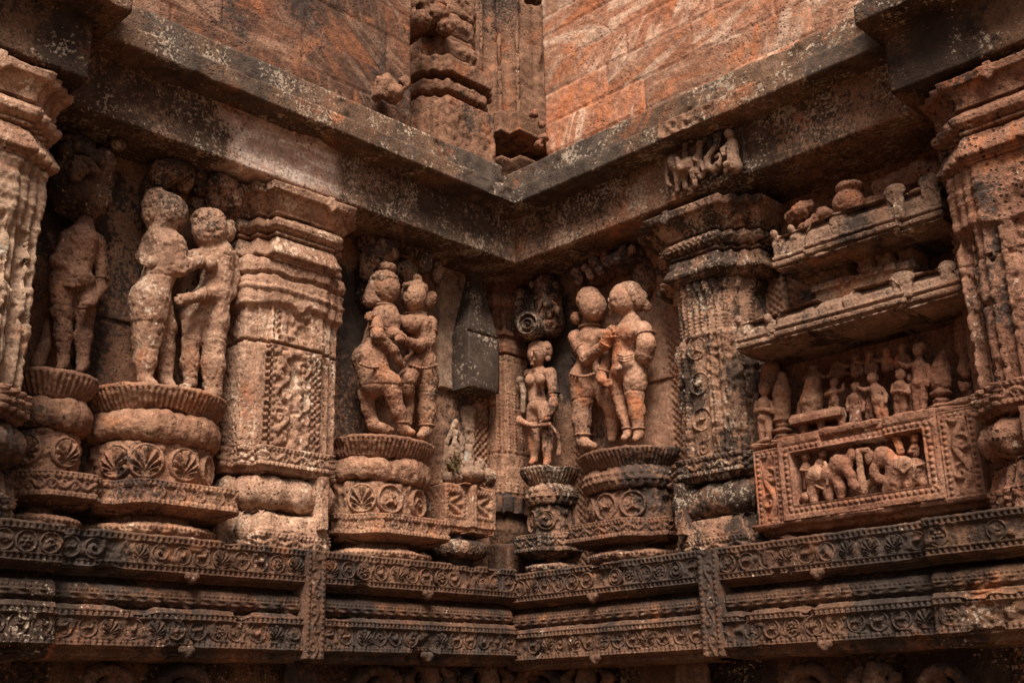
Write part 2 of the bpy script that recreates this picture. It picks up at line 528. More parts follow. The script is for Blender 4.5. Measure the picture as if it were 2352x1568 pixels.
# ---------------------------------------------------------------- stone
def stone(name, tan, brown, rust=(0.36, 0.13, 0.06), rust_amt=0.3, black_amt=0.25, pale_amt=0.15, pit=0.5, bump=0.5,
          black=(0.022, 0.016, 0.013), pale=(0.56, 0.455, 0.37), bscale=1.3, clean=None, vein=None, green=0.0, streak=0.5, sooty=None, soot=0.16, grain=0.38, pale_block=False, over=0.0):
    def tune(c, k=0.72, ds=0.0):
        g_ = 0.3 * c[0] + 0.59 * c[1] + 0.11 * c[2]
        return tuple((x + (g_ - x) * ds) * k * w_ for x, w_ in zip(c, (1.03, 0.965, 0.86)))
    tan, brown, rust, pale = tune(tan), tune(brown), tune(rust, 0.80, 0.0), tune(pale, 0.95, 0.05)
    m = bpy.data.materials.new(name)
    m.use_nodes = True
    nt = m.node_tree
    nt.nodes.clear()
    N, Lk = nt.nodes.new, nt.links.new
    out = N('ShaderNodeOutputMaterial')
    bs = N('ShaderNodeBsdfPrincipled')
    bs.inputs['Roughness'].default_value = 0.92
    bs.inputs['Specular IOR Level'].default_value = 0.18
    Lk(bs.outputs[0], out.inputs[0])
    geo = N('ShaderNodeNewGeometry')
    pos = geo.outputs['Position']
    def nz(scale, detail=4, rough=0.6, vec=pos, dist=0.0):
        t = N('ShaderNodeTexNoise')
        t.inputs['Scale'].default_value = scale
        t.inputs['Detail'].default_value = detail
        t.inputs['Roughness'].default_value = rough
        t.inputs['Distortion'].default_value = dist
        Lk(vec, t.inputs['Vector'])
        return t.outputs[0]
    def mapv(loc=(0, 0, 0), scl=(1, 1, 1), rot=(0, 0, 0)):
        t = N('ShaderNodeMapping')
        t.inputs['Location'].default_value = loc
        t.inputs['Scale'].default_value = scl
        t.inputs['Rotation'].default_value = rot
        Lk(pos, t.inputs['Vector'])
        return t.outputs[0]
    def ramp(v, a, b):
        t = N('ShaderNodeMapRange')
        t.interpolation_type = 'SMOOTHSTEP'
        t.inputs['From Min'].default_value = a
        t.inputs['From Max'].default_value = b
        Lk(v, t.inputs['Value'])
        return t.outputs[0]
    def math_(op, a, b):
        t = N('ShaderNodeMath')
        t.operation = op
        for i, x in enumerate((a, b)):
            if isinstance(x, (int, float)): t.inputs[i].default_value = x
            else: Lk(x, t.inputs[i])
        return t.outputs[0]
    def mix(f, a, b, mode='MIX'):
        t = N('ShaderNodeMix')
        t.data_type = 'RGBA'
        t.blend_type = mode
        for s_, x in ((0, f), (6, a), (7, b)):
            if isinstance(x, (int, float)): t.inputs[s_].default_value = x
            elif isinstance(x, tuple): t.inputs[s_].default_value = x + (1,)
            else: Lk(x, t.inputs[s_])
        return t.outputs[2]
    off = random.Random(name).uniform(0, 40)
    po = mapv(loc=(off, off * 0.7, off * 1.3))
    fine = nz(70, 3, 0.7, po)
    mid = nz(9, 4, 0.65, po)
    big = nz(1.9, 3, 0.6, po)
    mixv = math_('ADD', math_('MULTIPLY', big, 0.6), math_('MULTIPLY', mid, 0.4))
    col = mix(ramp(mixv, 0.36, 0.64), brown, tan)
    if vein:
        # bedding lines of the stone, turned differently in every block by its own random number
        at = N('ShaderNodeAttribute'); at.attribute_name = 'blk'
        vr = N('ShaderNodeVectorRotate'); vr.rotation_type = 'AXIS_ANGLE'
        vr.inputs['Axis'].default_value = vein
        Lk(math_('ADD', math_('MULTIPLY', at.outputs['Fac'], 1.7), -0.35), vr.inputs['Angle'])
        Lk(pos, vr.inputs['Vector'])
        cb = N('ShaderNodeVectorMath'); cb.operation = 'ADD'
        Lk(vr.outputs[0], cb.inputs[0])
        cx = N('ShaderNodeCombineXYZ')
        Lk(math_('MULTIPLY', at.outputs['Fac'], 37.0), cx.inputs[0])
        Lk(math_('MULTIPLY', at.outputs['Fac'], 91.0), cx.inputs[2])
        Lk(cx.outputs[0], cb.inputs[1])
        ms = N('ShaderNodeMapping'); ms.inputs['Scale'].default_value = (1.1, 1.1, 5.5)
        Lk(cb.outputs[0], ms.inputs['Vector'])
        v = nz(1.0, 6, 0.62, ms.outputs[0], 0.9)
        col = mix(math_('MULTIPLY', ramp(v, 0.49, 0.62), 0.6), col, pale)
        col = mix(math_('MULTIPLY', ramp(v, 0.48, 0.34), 0.65), col, rust)
        tone = N('ShaderNodeMath'); tone.operation = 'FRACT'
        Lk(math_('MULTIPLY', at.outputs['Fac'], 17.3), tone.inputs[0])
        col = mix(0.55, col, mix(tone.outputs[0], (0.42, 0.38, 0.37), (1.1, 0.9, 0.82)), 'MULTIPLY')
    rs = nz(3.1, 4, 0.65, po, 0.6)
    col = mix(math_('MULTIPLY', ramp(rs, 0.62 - 0.22 * rust_amt, 0.78 - 0.2 * rust_amt), min(1, 0.35 + rust_amt)), col, rust)
    g = N('ShaderNodeMapRange'); g.inputs['To Min'].default_value = 0.5; g.inputs['To Max'].default_value = 1.5
    g.inputs['From Min'].default_value = 0.25; g.inputs['From Max'].default_value = 0.75
    Lk(fine, g.inputs['Value'])
    mt = N('ShaderNodeMapRange'); mt.inputs['To Min'].default_value = 0.66; mt.inputs['To Max'].default_value = 1.3
    mt.inputs['From Min'].default_value = 0.32; mt.inputs['From Max'].default_value = 0.66
    Lk(nz(15, 5, 0.75, po), mt.inputs['Value'])
    col = mix(1.0, col, mt.outputs[0], 'MULTIPLY')
    col = mix(1.0, col, g.outputs[0], 'MULTIPLY')
    # pale crusts of lichen
    if pale_amt:
        pl = math_('ADD', math_('MULTIPLY', nz(4.3, 3, 0.6, po), 0.5), math_('MULTIPLY', nz(38, 3, 0.7, po), 0.5))
        col = mix(math_('MULTIPLY', ramp(pl, 0.66 - 0.16 * pale_amt, 0.72 - 0.14 * pale_amt), 0.75), col, pale)
    # weathered pits
    vo = N('ShaderNodeTexVoronoi'); vo.inputs['Scale'].default_value = 31
    Lk(po, vo.inputs['Vector'])
    pm = ramp(nz(7, 3, 0.6, po), 0.42, 0.56)
    pm = math_('MULTIPLY', pm, ramp(nz(1.5, 2, 0.5, po), 0.36, 0.58))
    pitm = math_('MULTIPLY', ramp(vo.outputs['Distance'], 0.34, 0.18), pm)
    col = mix(math_('MULTIPLY', pitm, pit), col, tuple(0.25 * c for c in brown))
    # black soot and algae with ragged speckled edges
    st = mapv(loc=(off * 2, off, off), scl=(1, 1, 1 - streak * 0.65))
    bm = math_('ADD', math_('MULTIPLY', nz(bscale, 3, 0.55, st), 1 - grain), math_('MULTIPLY', nz(30, 4, 0.75, po), grain))
    if clean:
        dv = N('ShaderNodeVectorMath'); dv.operation = 'DISTANCE'
        Lk(pos, dv.inputs[0]); dv.inputs[1].default_value = clean[:3]
        dd = math_('ADD', dv.outputs['Value'], math_('MULTIPLY', nz(2.6, 5, 0.65, po), 0.9))
        bm = math_('SUBTRACT', bm, math_('MULTIPLY', ramp(dd, clean[3] + 0.60, clean[3] + 0.25), 0.3))
    if sooty:
        for so in sooty:
            dv = N('ShaderNodeVectorMath'); dv.operation = 'DISTANCE'
            Lk(pos, dv.inputs[0]); dv.inputs[1].default_value = so[:3]
            dd = math_('ADD', dv.outputs['Value'], math_('MULTIPLY', nz(4.5, 4, 0.6, po), 0.5))
            bm = math_('ADD', bm, math_('MULTIPLY', ramp(dd, so[3] + 0.4, so[3] + 0.1), soot))
    if pale_block:
        # one block of this beam is a cleaner, paler stone with slanting veins
        vs = nz(5.0, 4, 0.6, mapv(rot=(0.75, 0, 0), scl=(1, 0.6, 3.0)), 0.8)
        dp = math_('ADD', dv.outputs['Value'], math_('MULTIPLY', nz(2.6, 5, 0.65, po), 0.9))
        col = mix(math_('MULTIPLY', ramp(dp, clean[3] + 0.60, clean[3] + 0.2), 0.9), col, mix(1.0, mix(ramp(vs, 0.4, 0.66), (0.50, 0.32, 0.245), (0.86, 0.73, 0.63)), mt.outputs[0], 'MULTIPLY'))
        col = mix(1.0, col, g.outputs[0], 'MULTIPLY')
        col = mix(math_('MULTIPLY', pitm, 0.8), col, (0.05, 0.03, 0.022))
    t0 = 0.62 - 0.26 * black_amt
    bmask = math_('MULTIPLY', ramp(bm, t0, t0 + 0.05), 0.92)
    bl = mix(ramp(mid, 0.35, 0.7), black, tuple(min(1, c * 2.3) for c in black))
    col = mix(bmask, col, bl)
    if over:
        # crusts of pale lichen growing over the soot
        ov = math_('ADD', math_('MULTIPLY', nz(3.4, 4, 0.65, po), 0.5), math_('MULTIPLY', nz(42, 3, 0.7, po), 0.5))
        col = mix(math_('MULTIPLY', ramp(ov, 0.575 - 0.05 * over, 0.62 - 0.05 * over), 0.8), col, tuple(0.62 * c for c in pale))
    if green:
        gm = ramp(nz(2.6, 4, 0.7, mapv(loc=(off, 3, 1))), 0.66 - green * 0.1, 0.74)
        col = mix(math_('MULTIPLY', gm, 0.7), col, (0.30, 0.36, 0.33))
    Lk(col, bs.inputs['Base Color'])
    hgt = math_('ADD', math_('MULTIPLY', nz(24, 5, 0.7, po), 0.7), math_('MULTIPLY', fine, 0.45))
    hgt = math_('SUBTRACT', hgt, math_('MULTIPLY', pitm, 0.55))
    bp = N('ShaderNodeBump')
    bp.inputs['Strength'].default_value = bump
    bp.inputs['Distance'].default_value = 0.032
    Lk(hgt, bp.inputs['Height'])
    Lk(bp.outputs[0], bs.inputs['Normal'])
    return m

M_TAN = stone('tan_stone', (0.48, 0.305, 0.225), (0.25, 0.135, 0.092), rust_amt=0.22, black_amt=0.14, pale_amt=0.75, pit=0.75, bump=0.6)
M_TAN2 = stone('orange_stone', (0.40, 0.24, 0.165), (0.24, 0.12, 0.08), rust=(0.40, 0.17, 0.085), rust_amt=0.38, black_amt=0.16, pale_amt=0.3, pit=0.5, bump=0.55)
M_BROWN = stone('brown_stone', (0.245, 0.135, 0.092), (0.135, 0.07, 0.049), rust_amt=0.25, black_amt=0.48, pale_amt=0.3, pit=0.5, bump=0.6)
M_RUST = stone('rust_stone', (0.33, 0.18, 0.125), (0.20, 0.09, 0.06), rust=(0.38, 0.14, 0.07), rust_amt=0.35, black_amt=0.22, pale_amt=0.25, pit=0.85, bump=0.6)
M_SMOOTH = stone('pinkish_stone', (0.42, 0.25, 0.18), (0.29, 0.15, 0.10), rust_amt=0.45, black_amt=0.14, pale_amt=0.15, pit=0.5, bump=0.35)
M_BEAM = stone('blackened_beam_stone', (0.30, 0.19, 0.14), (0.16, 0.10, 0.075), rust_amt=0.25, black_amt=0.58, pale_amt=0.6, pit=0.4, bump=0.5, grain=0.5,
               over=0.75, clean=(0.45, -2.55, 4.93, 0.42), black=(0.030, 0.019, 0.013), pale_block=True)
M_BEAMR = stone('stained_beam_stone', (0.28, 0.16, 0.11), (0.17, 0.09, 0.06), rust=(0.42, 0.17, 0.09), rust_amt=0.3, black_amt=0.58, pale_amt=0.5, pit=0.4, bump=0.5, black=(0.028, 0.0175, 0.012), grain=0.5, over=0.7)
M_DARK = stone('sooty_stone', (0.17, 0.095, 0.06), (0.10, 0.058, 0.04), rust_amt=0.2, black_amt=0.62, pale_amt=0.12, pit=0.4, bump=0.6, black=(0.020, 0.0125, 0.009), bscale=2.4, over=0.1)  # soot, with shade of outer corners, edges and a canopy put into the colour
M_PIT = stone('pitted_rust_stone', (0.33, 0.18, 0.125), (0.19, 0.09, 0.06), rust=(0.40, 0.14, 0.06), rust_amt=0.4, black_amt=0.3, pale_amt=0.35, pit=1.0, bump=0.9, bscale=4)
M_CORN = stone('grey_ledge_stone', (0.19, 0.115, 0.078), (0.098, 0.058, 0.040), rust_amt=0.32, black_amt=0.54, pale_amt=0.5, pit=0.3, bump=0.5, black=(0.036, 0.026, 0.02), streak=1.2, grain=0.42, bscale=1.7, over=0.35)
M_EAVE = stone('grey_brown_eave_stone', (0.30, 0.19, 0.14), (0.18, 0.11, 0.08), rust_amt=0.25, black_amt=0.32, pale_amt=0.45, pit=0.6, bump=0.6, bscale=3)
M_LICHEN = stone('lichen_black_stone', (0.38, 0.23, 0.165), (0.22, 0.12, 0.08), rust_amt=0.3, black_amt=0.58, pale_amt=0.5, pit=0.5, bump=0.7, bscale=5.5, streak=0.6, black=(0.024, 0.016, 0.012), grain=0.5, over=0.5)
M_BASE = stone('base_course_stone', (0.165, 0.092, 0.062), (0.088, 0.047, 0.032), rust=(0.36, 0.15, 0.075), rust_amt=0.25, black_amt=0.5, pale_amt=0.28, pit=0.4, bump=0.55, bscale=2.2)
M_WALL = stone('niche_wall_stone', (0.34, 0.20, 0.14), (0.20, 0.105, 0.07), rust_amt=0.3, black_amt=0.38, pale_amt=0.2, pit=0.4, bump=0.5, streak=1.1,
               sooty=[(0.05, -3.75, 4.4, 0.3), (0.05, -1.65, 4.3, 0.25), (0.05, -3.45, 4.55, 0.1), (0.35, -0.02, 4.3, 0.3), (0.7, -0.02, 4.0, 0.3)])
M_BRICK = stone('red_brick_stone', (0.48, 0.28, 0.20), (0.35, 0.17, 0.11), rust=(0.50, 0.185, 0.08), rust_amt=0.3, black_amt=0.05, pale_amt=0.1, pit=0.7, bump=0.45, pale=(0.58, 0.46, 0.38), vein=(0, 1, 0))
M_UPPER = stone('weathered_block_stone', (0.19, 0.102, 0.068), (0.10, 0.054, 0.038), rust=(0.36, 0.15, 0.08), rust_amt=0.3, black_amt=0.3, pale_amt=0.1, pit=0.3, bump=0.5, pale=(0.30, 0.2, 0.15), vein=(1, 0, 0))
M_PALE = stone('pale_greenish_stone', (0.38, 0.265, 0.20), (0.24, 0.15, 0.11), rust_amt=0.15, black_amt=0.12, pale_amt=0.4, pit=0.4, bump=0.45, green=0.6)
M_GROUND = stone('earth', (0.24, 0.15, 0.10), (0.16, 0.10, 0.07), rust_amt=0.2, black_amt=0.1, pale_amt=0.1, pit=0.3)

# ---------------------------------------------------------------- the setting
def ground():
    n = 60
    x = np.linspace(-1, 1, n)
    x = np.sign(x) * np.abs(x) ** 2.2 * 150
    X, Y = np.meshgrid(x, x, indexing='ij')
    G = np.stack([X, Y, 0.02 * noise(np.stack([X, Y, 0 * X], -1).reshape(-1, 3), 1.3).reshape(X.shape)], -1)
    o = new_mesh('ground', G.reshape(-1, 3), grid_faces(n, n), M_GROUND)
    tag(o, 'bare reddish earth in front of the temple', 'ground', kind='structure')
ground()

def box_plan(s1, s0, d, back=-0.03):
    return [(s1, back), (s1, d), (s0, d), (s0, back)]

def stepped(s1, s0, d0, a, b, n, back=-0.03):
    p = [(s1, back), (s1, d0)]
    for i in range(n):
        p += [(s1 - (i + 1) * a, d0 + i * b), (s1 - (i + 1) * a, d0 + (i + 1) * b)]
    for i in range(n, 0, -1):
        p += [(s0 + i * a, d0 + i * b), (s0 + i * a, d0 + (i - 1) * b)]
    return p + [(s0, d0), (s0, back)]

def halfround(s1, s0, d, p=2.6, n=30, back=-0.03):
    c, hw = (s0 + s1) / 2, (s1 - s0) / 2
    out = [(s1, back)]
    for t in np.linspace(0, np.pi, n):
        out.append((c + hw * np.sign(np.cos(t)) * abs(np.cos(t)) ** (2 / p), d * abs(np.sin(t)) ** (2 / p)))
    return out + [(s0, back)]

def wall_back(w, name, label, slabs, jalis):
    t = thing(name, label, 'wall', w, (2, 0, 0))
    for i, (s0, s1, z0, z1, d, mat) in enumerate(slabs):
        def hf(S, Z):
            h = np.zeros_like(S)
            for (a, b, c, e) in jalis:
                m = step(S, a, b) * step(Z, c, e)
                h = h + m * pits(S - a, Z, 0.026, 0.022)
            return h
        panel('wall_slab', w, s0, s1, z0, z1, d, mat, t, hf, 0.0085, 0.010, 4, seed=i + (50 if w == 'R' else 0), depth=0.1)
    return t

wall_back('L', 'temple_wall', 'reddish stone niche wall with pierced strips behind the statues on the left', [
    (0.0, 0.92, 2.2, 4.80, 0.0, M_WALL), (0.905, 1.90, 2.2, 4.80, -0.004, M_WALL), (1.895, 2.80, 2.2, 4.80, 0.002, M_WALL),
    (2.795, 3.56, 2.2, 3.78, 0.03, M_WALL), (2.795, 3.56, 3.784, 4.80, 0.045, M_WALL), (3.55, 4.10, 2.2, 4.80, 0.0, M_WALL), (4.05, 7.5, 0.0, 5.0, 0.30, M_WALL)],
    [(0.93, 1.08, 3.35, 4.15), (2.62, 2.78, 2.5, 4.25), (3.43, 3.54, 3.4, 4.3), (3.95, 4.1, 2.5, 4.0), (4.1, 4.35, 2.9, 3.95), (1.74, 1.9, 2.45, 2.9), (0.9, 1.03, 2.45, 3.3)])
wall_back('R', 'temple_wall', 'dark stained niche wall with pierced strips behind the statues on the right', [
    (0.0, 0.70, 2.2, 4.80, 0.0, M_WALL), (0.69, 1.62, 2.2, 3.75, 0.03, M_SMOOTH), (0.69, 1.62, 3.754, 4.80, 0.04, M_SMOOTH), (1.61, 2.40, 2.2, 4.80, 0.0, M_WALL),
    (2.39, 3.72, 2.2, 4.80, -0.08, M_RUST), (3.66, 7.5, 0.0, 5.0, 0.30, M_RUST)],
    [(0.58, 0.72, 2.5, 4.5), (0.75, 0.84, 2.5, 3.3), (1.5, 1.66, 2.45, 4.4), (2.28, 2.5, 2.9, 4.35), (2.5, 3.7, 2.4, 2.62), (3.3, 3.75, 3.8, 4.2)])

# ---------------------------------------------------------------- beams and ledges
def course(name, label, cat, w, s1, s0, d, prof, mat, group=None, disp=None, du=0.016, er=0.006, ef=5, seed=0, chips=0.004):
    o = loft(name, w, [(s1, d), (s0, d)], prof, mat, None, du, disp, er, ef, seed, chips=chips, square=True)
    return tag(o, label, cat, group)

def beam_joints(js, dmin=0.4):
    def f(U, Z, G):
        h = 0
        for j in js:
            h = h - 0.012 * np.exp(-((G[..., 0] - j - 0.004 * np.sin(Z * 30)) / 0.007) ** 2) * (G[..., 1] > dmin)
        return h
    return f
GB = 'long stone beams over the niches'
course('stone_beam', 'long lichen blackened beam with one pale clean patch above the couples on the left', 'beam', 'L', 3.97, 0.44, 0.45,
       [(4.787, -0.45), (4.787, -0.02), (4.795, 0), (5.22, 0)], M_BEAM, GB, beam_joints([3.45, 1.62, 0.98]), seed=1)
course('stone_beam', 'long dark stained beam with a carved elephant frieze above the niche shrine', 'beam', 'R', 3.66, -0.1, 0.45,
       [(4.787, -0.6), (4.787, -0.02), (4.795, 0), (5.22, 0)], M_BEAMR, GB, beam_joints([2.42, 1.2]), seed=2)
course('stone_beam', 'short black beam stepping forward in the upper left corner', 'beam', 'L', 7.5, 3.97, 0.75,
       [(4.787, -0.6), (4.787, -0.02), (4.795, 0), (5.24, 0)], M_DARK, GB, seed=3)  # black stain and the shade of this corner both put into the colour
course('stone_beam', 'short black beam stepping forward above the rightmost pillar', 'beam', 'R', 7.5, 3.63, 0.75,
       [(4.777, -0.6), (4.777, -0.02), (4.785, 0), (5.24, 0)], M_DARK, GB, seed=4)  # shade on the stepped beam is put into its dark stone colour
GL = 'projecting ledges above the beams'
LP = [(5.15, -0.5), (5.15, -0.015), (5.158, 0), (5.278, 0), (5.286, -0.012), (5.292, -0.10), (5.30, -0.14), (5.52, -0.15), (5.535, -0.17), (5.54, -0.55)]
course('ledge', 'grey weathered two step ledge running above the pale patched beam', 'ledge', 'L', 3.87, 0.63, 0.65, LP, M_CORN, GL, beam_joints([3.1, 2.47, 1.75, 1.2]), seed=5, chips=0.02)
course('ledge', 'brown weathered two step ledge running below the sunlit red block wall', 'ledge', 'R', 3.58, 0.0, 0.65, LP, M_CORN, GL, beam_joints([2.9, 2.2, 1.62, 1.05]), seed=6, chips=0.02)
course('ledge', 'dark ledge end stepping out at the upper left corner', 'ledge', 'L', 7.5, 3.86, 0.95, LP, M_DARK, GL, seed=7)  # corner shade is put into the ledge's stone colour
course('ledge', 'dark ledge end stepping out at the upper right corner', 'ledge', 'R', 7.5, 3.57, 0.95, LP, M_DARK, GL, seed=8)  # shaded ledge end, its shade put into the stone colour

# carved patches on the right hand beam and ledge
def beam_frieze():
    t = thing('carved_frieze', 'little carved frieze of an elephant and dancing figures on the right beam', 'relief', 'R', P('R', 1615, 370, 0.45))
    d = 0.455
    a, b = P('R', 1530, 400, d), P('R', 1712, 320, d)
    s0, s1 = a[0], b[0]
    panel('bead_ledge', 'R', s0, s1, 4.80, 4.86, d + 0.012, M_BEAMR, t, lambda S, Z: beads(S, Z, 4.832, 0.036, 0.014), 0.006, 0.003, seed=3)
    panel('frame', 'R', s0, s1, 4.86, 5.125, d + 0.002, M_BEAMR, t, lambda S, Z: 0.016 * (1 - step(S, s0 + .022, s1 - .022) * step(Z, 4.85, 5.105)) + 0.008 * fbm(np.stack([S, Z, 0 * S], -1).reshape(-1, 3), 22, 2, 4).reshape(S.shape), 0.007, 0.003)
    def q(px, py, e=0.03): return (px, py, d + e)
    def relief(nm, seed, fill, limbs):
        c = Clay('R', 0.012)
        for (x, y, rx, rz) in fill: c.ball(q(x, y, -.012), rx, rz, 9)
        for pts, rr in limbs: c.limb([q(p_[0], 380 + (p_[1] - 380) * 1.18, p_[2] * 1.5) for p_ in pts], [r_ * 1.05 for r_ in rr])
        c.mesh(nm, M_EAVE, t, 0.0062, 0.004, 14, seed, dmin=d - 0.02, pock=0.006)
    # elephant walking left with its keeper
    relief('elephant_relief', 3, [(1570, 385, 40, 30), (1545, 395, 16, 26)], [([(1562, 388, .03), (1584, 380, .03)], [18, 19]), ([(1546, 372, .05), (1548, 380, .05)], [14, 13]), ([(1536, 378, .05), (1532, 398, .04), (1534, 416, .04), (1541, 420, .04)], [7, 5, 4, 4]),
        ([(1556, 398, .04), (1556, 428, .03)], [8, 6]), ([(1572, 400, .02), (1574, 424, .02)], [7, 6]), ([(1592, 392, .04), (1596, 418, .03)], [9, 7]), ([(1556, 368, .07), (1562, 386, .07)], [6, 8]), ([(1574, 362, .03), (1574, 350, .03)], [8, 6]), ([(1574, 340, .04), (1574, 341, .04)], [7, 7])])
    # a dancer, a goose and a coiling tail
    relief('dancing_figures_relief', 4, [(1620, 370, 26, 34), (1640, 350, 22, 30)], [([(1604, 372, .03), (1607, 350, .03)], [9, 8]), ([(1608, 338, .04), (1608, 339, .04)], [8, 8]), ([(1600, 358, .04), (1592, 368, .05), (1602, 372, .06)], [4, 4, 3]), ([(1604, 376, .03), (1600, 392, .04), (1608, 404, .03)], [7, 6, 5]), ([(1612, 376, .03), (1618, 388, .04), (1614, 402, .03)], [7, 6, 5]),
        ([(1644, 322, .03), (1646, 340, .04), (1634, 356, .04), (1624, 368, .04), (1626, 384, .04), (1640, 388, .04), (1650, 380, .04)], [6, 7, 7, 7, 7, 8, 9]), ([(1650, 378, .05), (1658, 366, .05), (1652, 360, .05), (1644, 364, .05)], [6, 4, 4, 3]), ([(1628, 330, .03), (1632, 344, .03)], [5, 5]), ([(1618, 336, .03), (1624, 326, .03)], [4, 4])])
    relief('seated_figure_relief', 5, [(1682, 352, 24, 44)], [([(1682, 338, .03), (1684, 368, .04), (1690, 384, .04)], [12, 13, 14]), ([(1674, 318, .05), (1675, 320, .05)], [10, 10]), ([(1674, 338, .04), (1660, 350, .05), (1662, 360, .06)], [5, 5, 4]), ([(1684, 382, .04), (1668, 378, .06), (1666, 392, .05)], [8, 6, 5]), ([(1654, 318, .03), (1650, 336, .03)], [6, 5])])
    t2 = thing('carved_frieze', 'worn foliage carving with small pits on the right ledge', 'relief', 'R', P('R', 1570, 290, 0.65))
    a, b = P('R', 1512, 300, 0.655), P('R', 1640, 250, 0.655)
    panel('carved_strip', 'R', a[0], b[0], 5.16, 5.275, 0.655, M_BEAMR, t2,
          lambda S, Z: 0.02 * np.clip(noise(np.stack([S, Z, 0 * S], -1).reshape(-1, 3), 26, 3).reshape(S.shape), -0.3, 1), 0.006, 0.003)
beam_frieze()

# ---------------------------------------------------------------- upper walls
def block_wall(name, label, w, s0, s1, z0, z1, d, mat, ch, bw, seed, res=0.014, group=None):
    r = random.Random(seed)
    ns, nz_ = int((s1 - s0) / res) + 1, int((z1 - z0) / res) + 1
    s = np.linspace(s0, s1, ns); z = np.linspace(z0, z1, nz_)
    S, Z = np.meshgrid(s, z, indexing='ij')
    H = np.zeros_like(S)
    zb = [z0]
    while zb[-1] < z1: zb.append(zb[-1] + r.uniform(*ch))
    fs, fz = (s[:-1] + s[1:]) / 2, (z[:-1] + z[1:]) / 2
    A = np.zeros((ns - 1, nz_ - 1))
    g = 0.009
    for k in range(len(zb) - 1):
        row = step(Z, zb[k], zb[k + 1])
        x = s0 - r.uniform(0, 0.5)
        while x < s1:
            x2 = x + r.uniform(*bw)
            lift, tilt = r.uniform(-0.004, 0.004), r.uniform(-0.010, 0.010)
            e = np.minimum(np.minimum(S - x, x2 - S), np.minimum(Z - zb[k], zb[k + 1] - Z))
            m = step(S, x, x2) * row
            H += m * (lift + tilt * (S - (x + x2) / 2) - 0.016 * np.clip(1 - e / g, 0, 1))
            i0, i1 = np.searchsorted(fs, x), np.searchsorted(fs, x2)
            j0, j1 = np.searchsorted(fz, zb[k]), np.searchsorted(fz, zb[k + 1])
            A[max(i0, 0):i1, j0:j1] = r.random()
            x = x2
    q = np.stack([S, S * 0 + d, Z], -1).reshape(-1, 3)
    H += 0.009 * fbm(q, 3.5, 3, seed).reshape(S.shape) + 0.004 * noise(q, 40, seed).reshape(S.shape)
    G = np.stack([S, d + H, Z], -1)
    B = np.pad(G, ((1, 1), (1, 1), (0, 0)), mode='edge')
    for sl in ((0, slice(None)), (-1, slice(None)), (slice(None), 0), (slice(None), -1)):
        B[sl + (1,)] = d - 0.9
    A = np.pad(A, 1, mode='edge')
    o = new_mesh(name, to_world(w, B).reshape(-1, 3), grid_faces(*B.shape[:2]), mat, None, True, flip=(w == 'R'), attrs={'blk': A.ravel()})
    return tag(o, label, 'wall', group)
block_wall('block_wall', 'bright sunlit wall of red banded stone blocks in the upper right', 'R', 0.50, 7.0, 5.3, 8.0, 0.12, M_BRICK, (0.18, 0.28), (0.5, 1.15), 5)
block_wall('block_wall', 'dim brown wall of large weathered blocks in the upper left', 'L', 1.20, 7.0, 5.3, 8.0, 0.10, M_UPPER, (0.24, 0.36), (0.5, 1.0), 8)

def zig_plan(cx, cy, n, st, ext=1.6):
    """plan of a stepped pier in world x, y given as (s, d) of the right wall: convex corners face the court"""
    p = [(cx, -ext - 2)]
    for i in range(n):
        p += [(cx - i * st, cy - (n - 1 - i) * st), (cx - (i + 1) * st, cy - (n - 1 - i) * st)]
    p[-1] = (cx - ext - 2, cy)
    return p

def pier(name, label, cx, cy, n, st, parts, mat, z):
    t = thing(name, label, 'pier', 'R', (cx, cy, z))
    for pn, prof, er, disp in parts:
        loft(pn, 'R', zig_plan(cx, cy, n, st), prof, mat, t, 0.02, disp, er, 4.5, seed=len(pn), back=-3.0)
    return t
def from_cam(px, py, D):
    r = ray(px, py)
    h = r / np.linalg.norm(r[:2])
    p = CAM + h * D
    return p[0], -p[1], p[2]
def zig_prof(px, ys, D):
    return [from_cam(px, y, D)[2] for y in ys]
rough = lambda U, Z, G: 0.05 * fbm(G.reshape(-1, 3), 3.2, 3, 12).reshape(U.shape)
def tower():
    D = 8.5
    cx, cy, _ = from_cam(1000, 150, D)
    zz_ = lambda py: from_cam(1008, py, D)[2]
    t = thing('ruined_pier', 'broken tower of bulging stacked stone tiers in the recess above the ledge', 'pier', 'R', (cx, cy, zz_(345)))
    def tier(name, y0, y1, h, rnd, mat=M_UPPER, seed=0, off=(0, 0), bulge=0.0, k=0.02):
        z0, z1 = zz_(y0), zz_(y1)
        c = Clay('R', k)
        C0 = np.array([cx - 0.30 + off[0], cy - 0.30 + off[1], (z0 + z1) / 2])
        hz = (z1 - z0) / 2
        for q in range(3):
            c.box(C0, (h - 0.075 * q, h - 0.075 * (2 - q), hz), rnd)
        if bulge:
            c.ell(C0, (h + bulge, h + bulge, hz * 1.1))
        c.mesh(name, mat, t, 0.014, 0.016, 5, seed, pock=0.012)
    tier('pier_block', 420, 225, 0.43, 0.02, M_TOWER, 1)
    tier('neck', 228, 190, 0.30, 0.02, M_TOWER, 2)
    tier('lower_moulding', 206, 178, 0.39, 0.03, M_TOWER, 3, bulge=-0.02)
    tier('neck', 182, 160, 0.31, 0.02, M_TOWER, 4)
    tier('upper_moulding', 166, 128, 0.41, 0.015, M_TOWER, 5)
    tier('rounded_tier', 130, 78, 0.37, 0.06, M_TOWER, 6, bulge=0.03)
    tier('neck', 84, 62, 0.31, 0.02, M_TOWER, 7)
    tier('broken_tier', 66, 10, 0.37, 0.05, M_TOWER, 8, (-0.05, 0.05), 0.03)
    tier('rounded_tier', 14, -60, 0.33, 0.05, M_TOWER, 9, bulge=0.02)
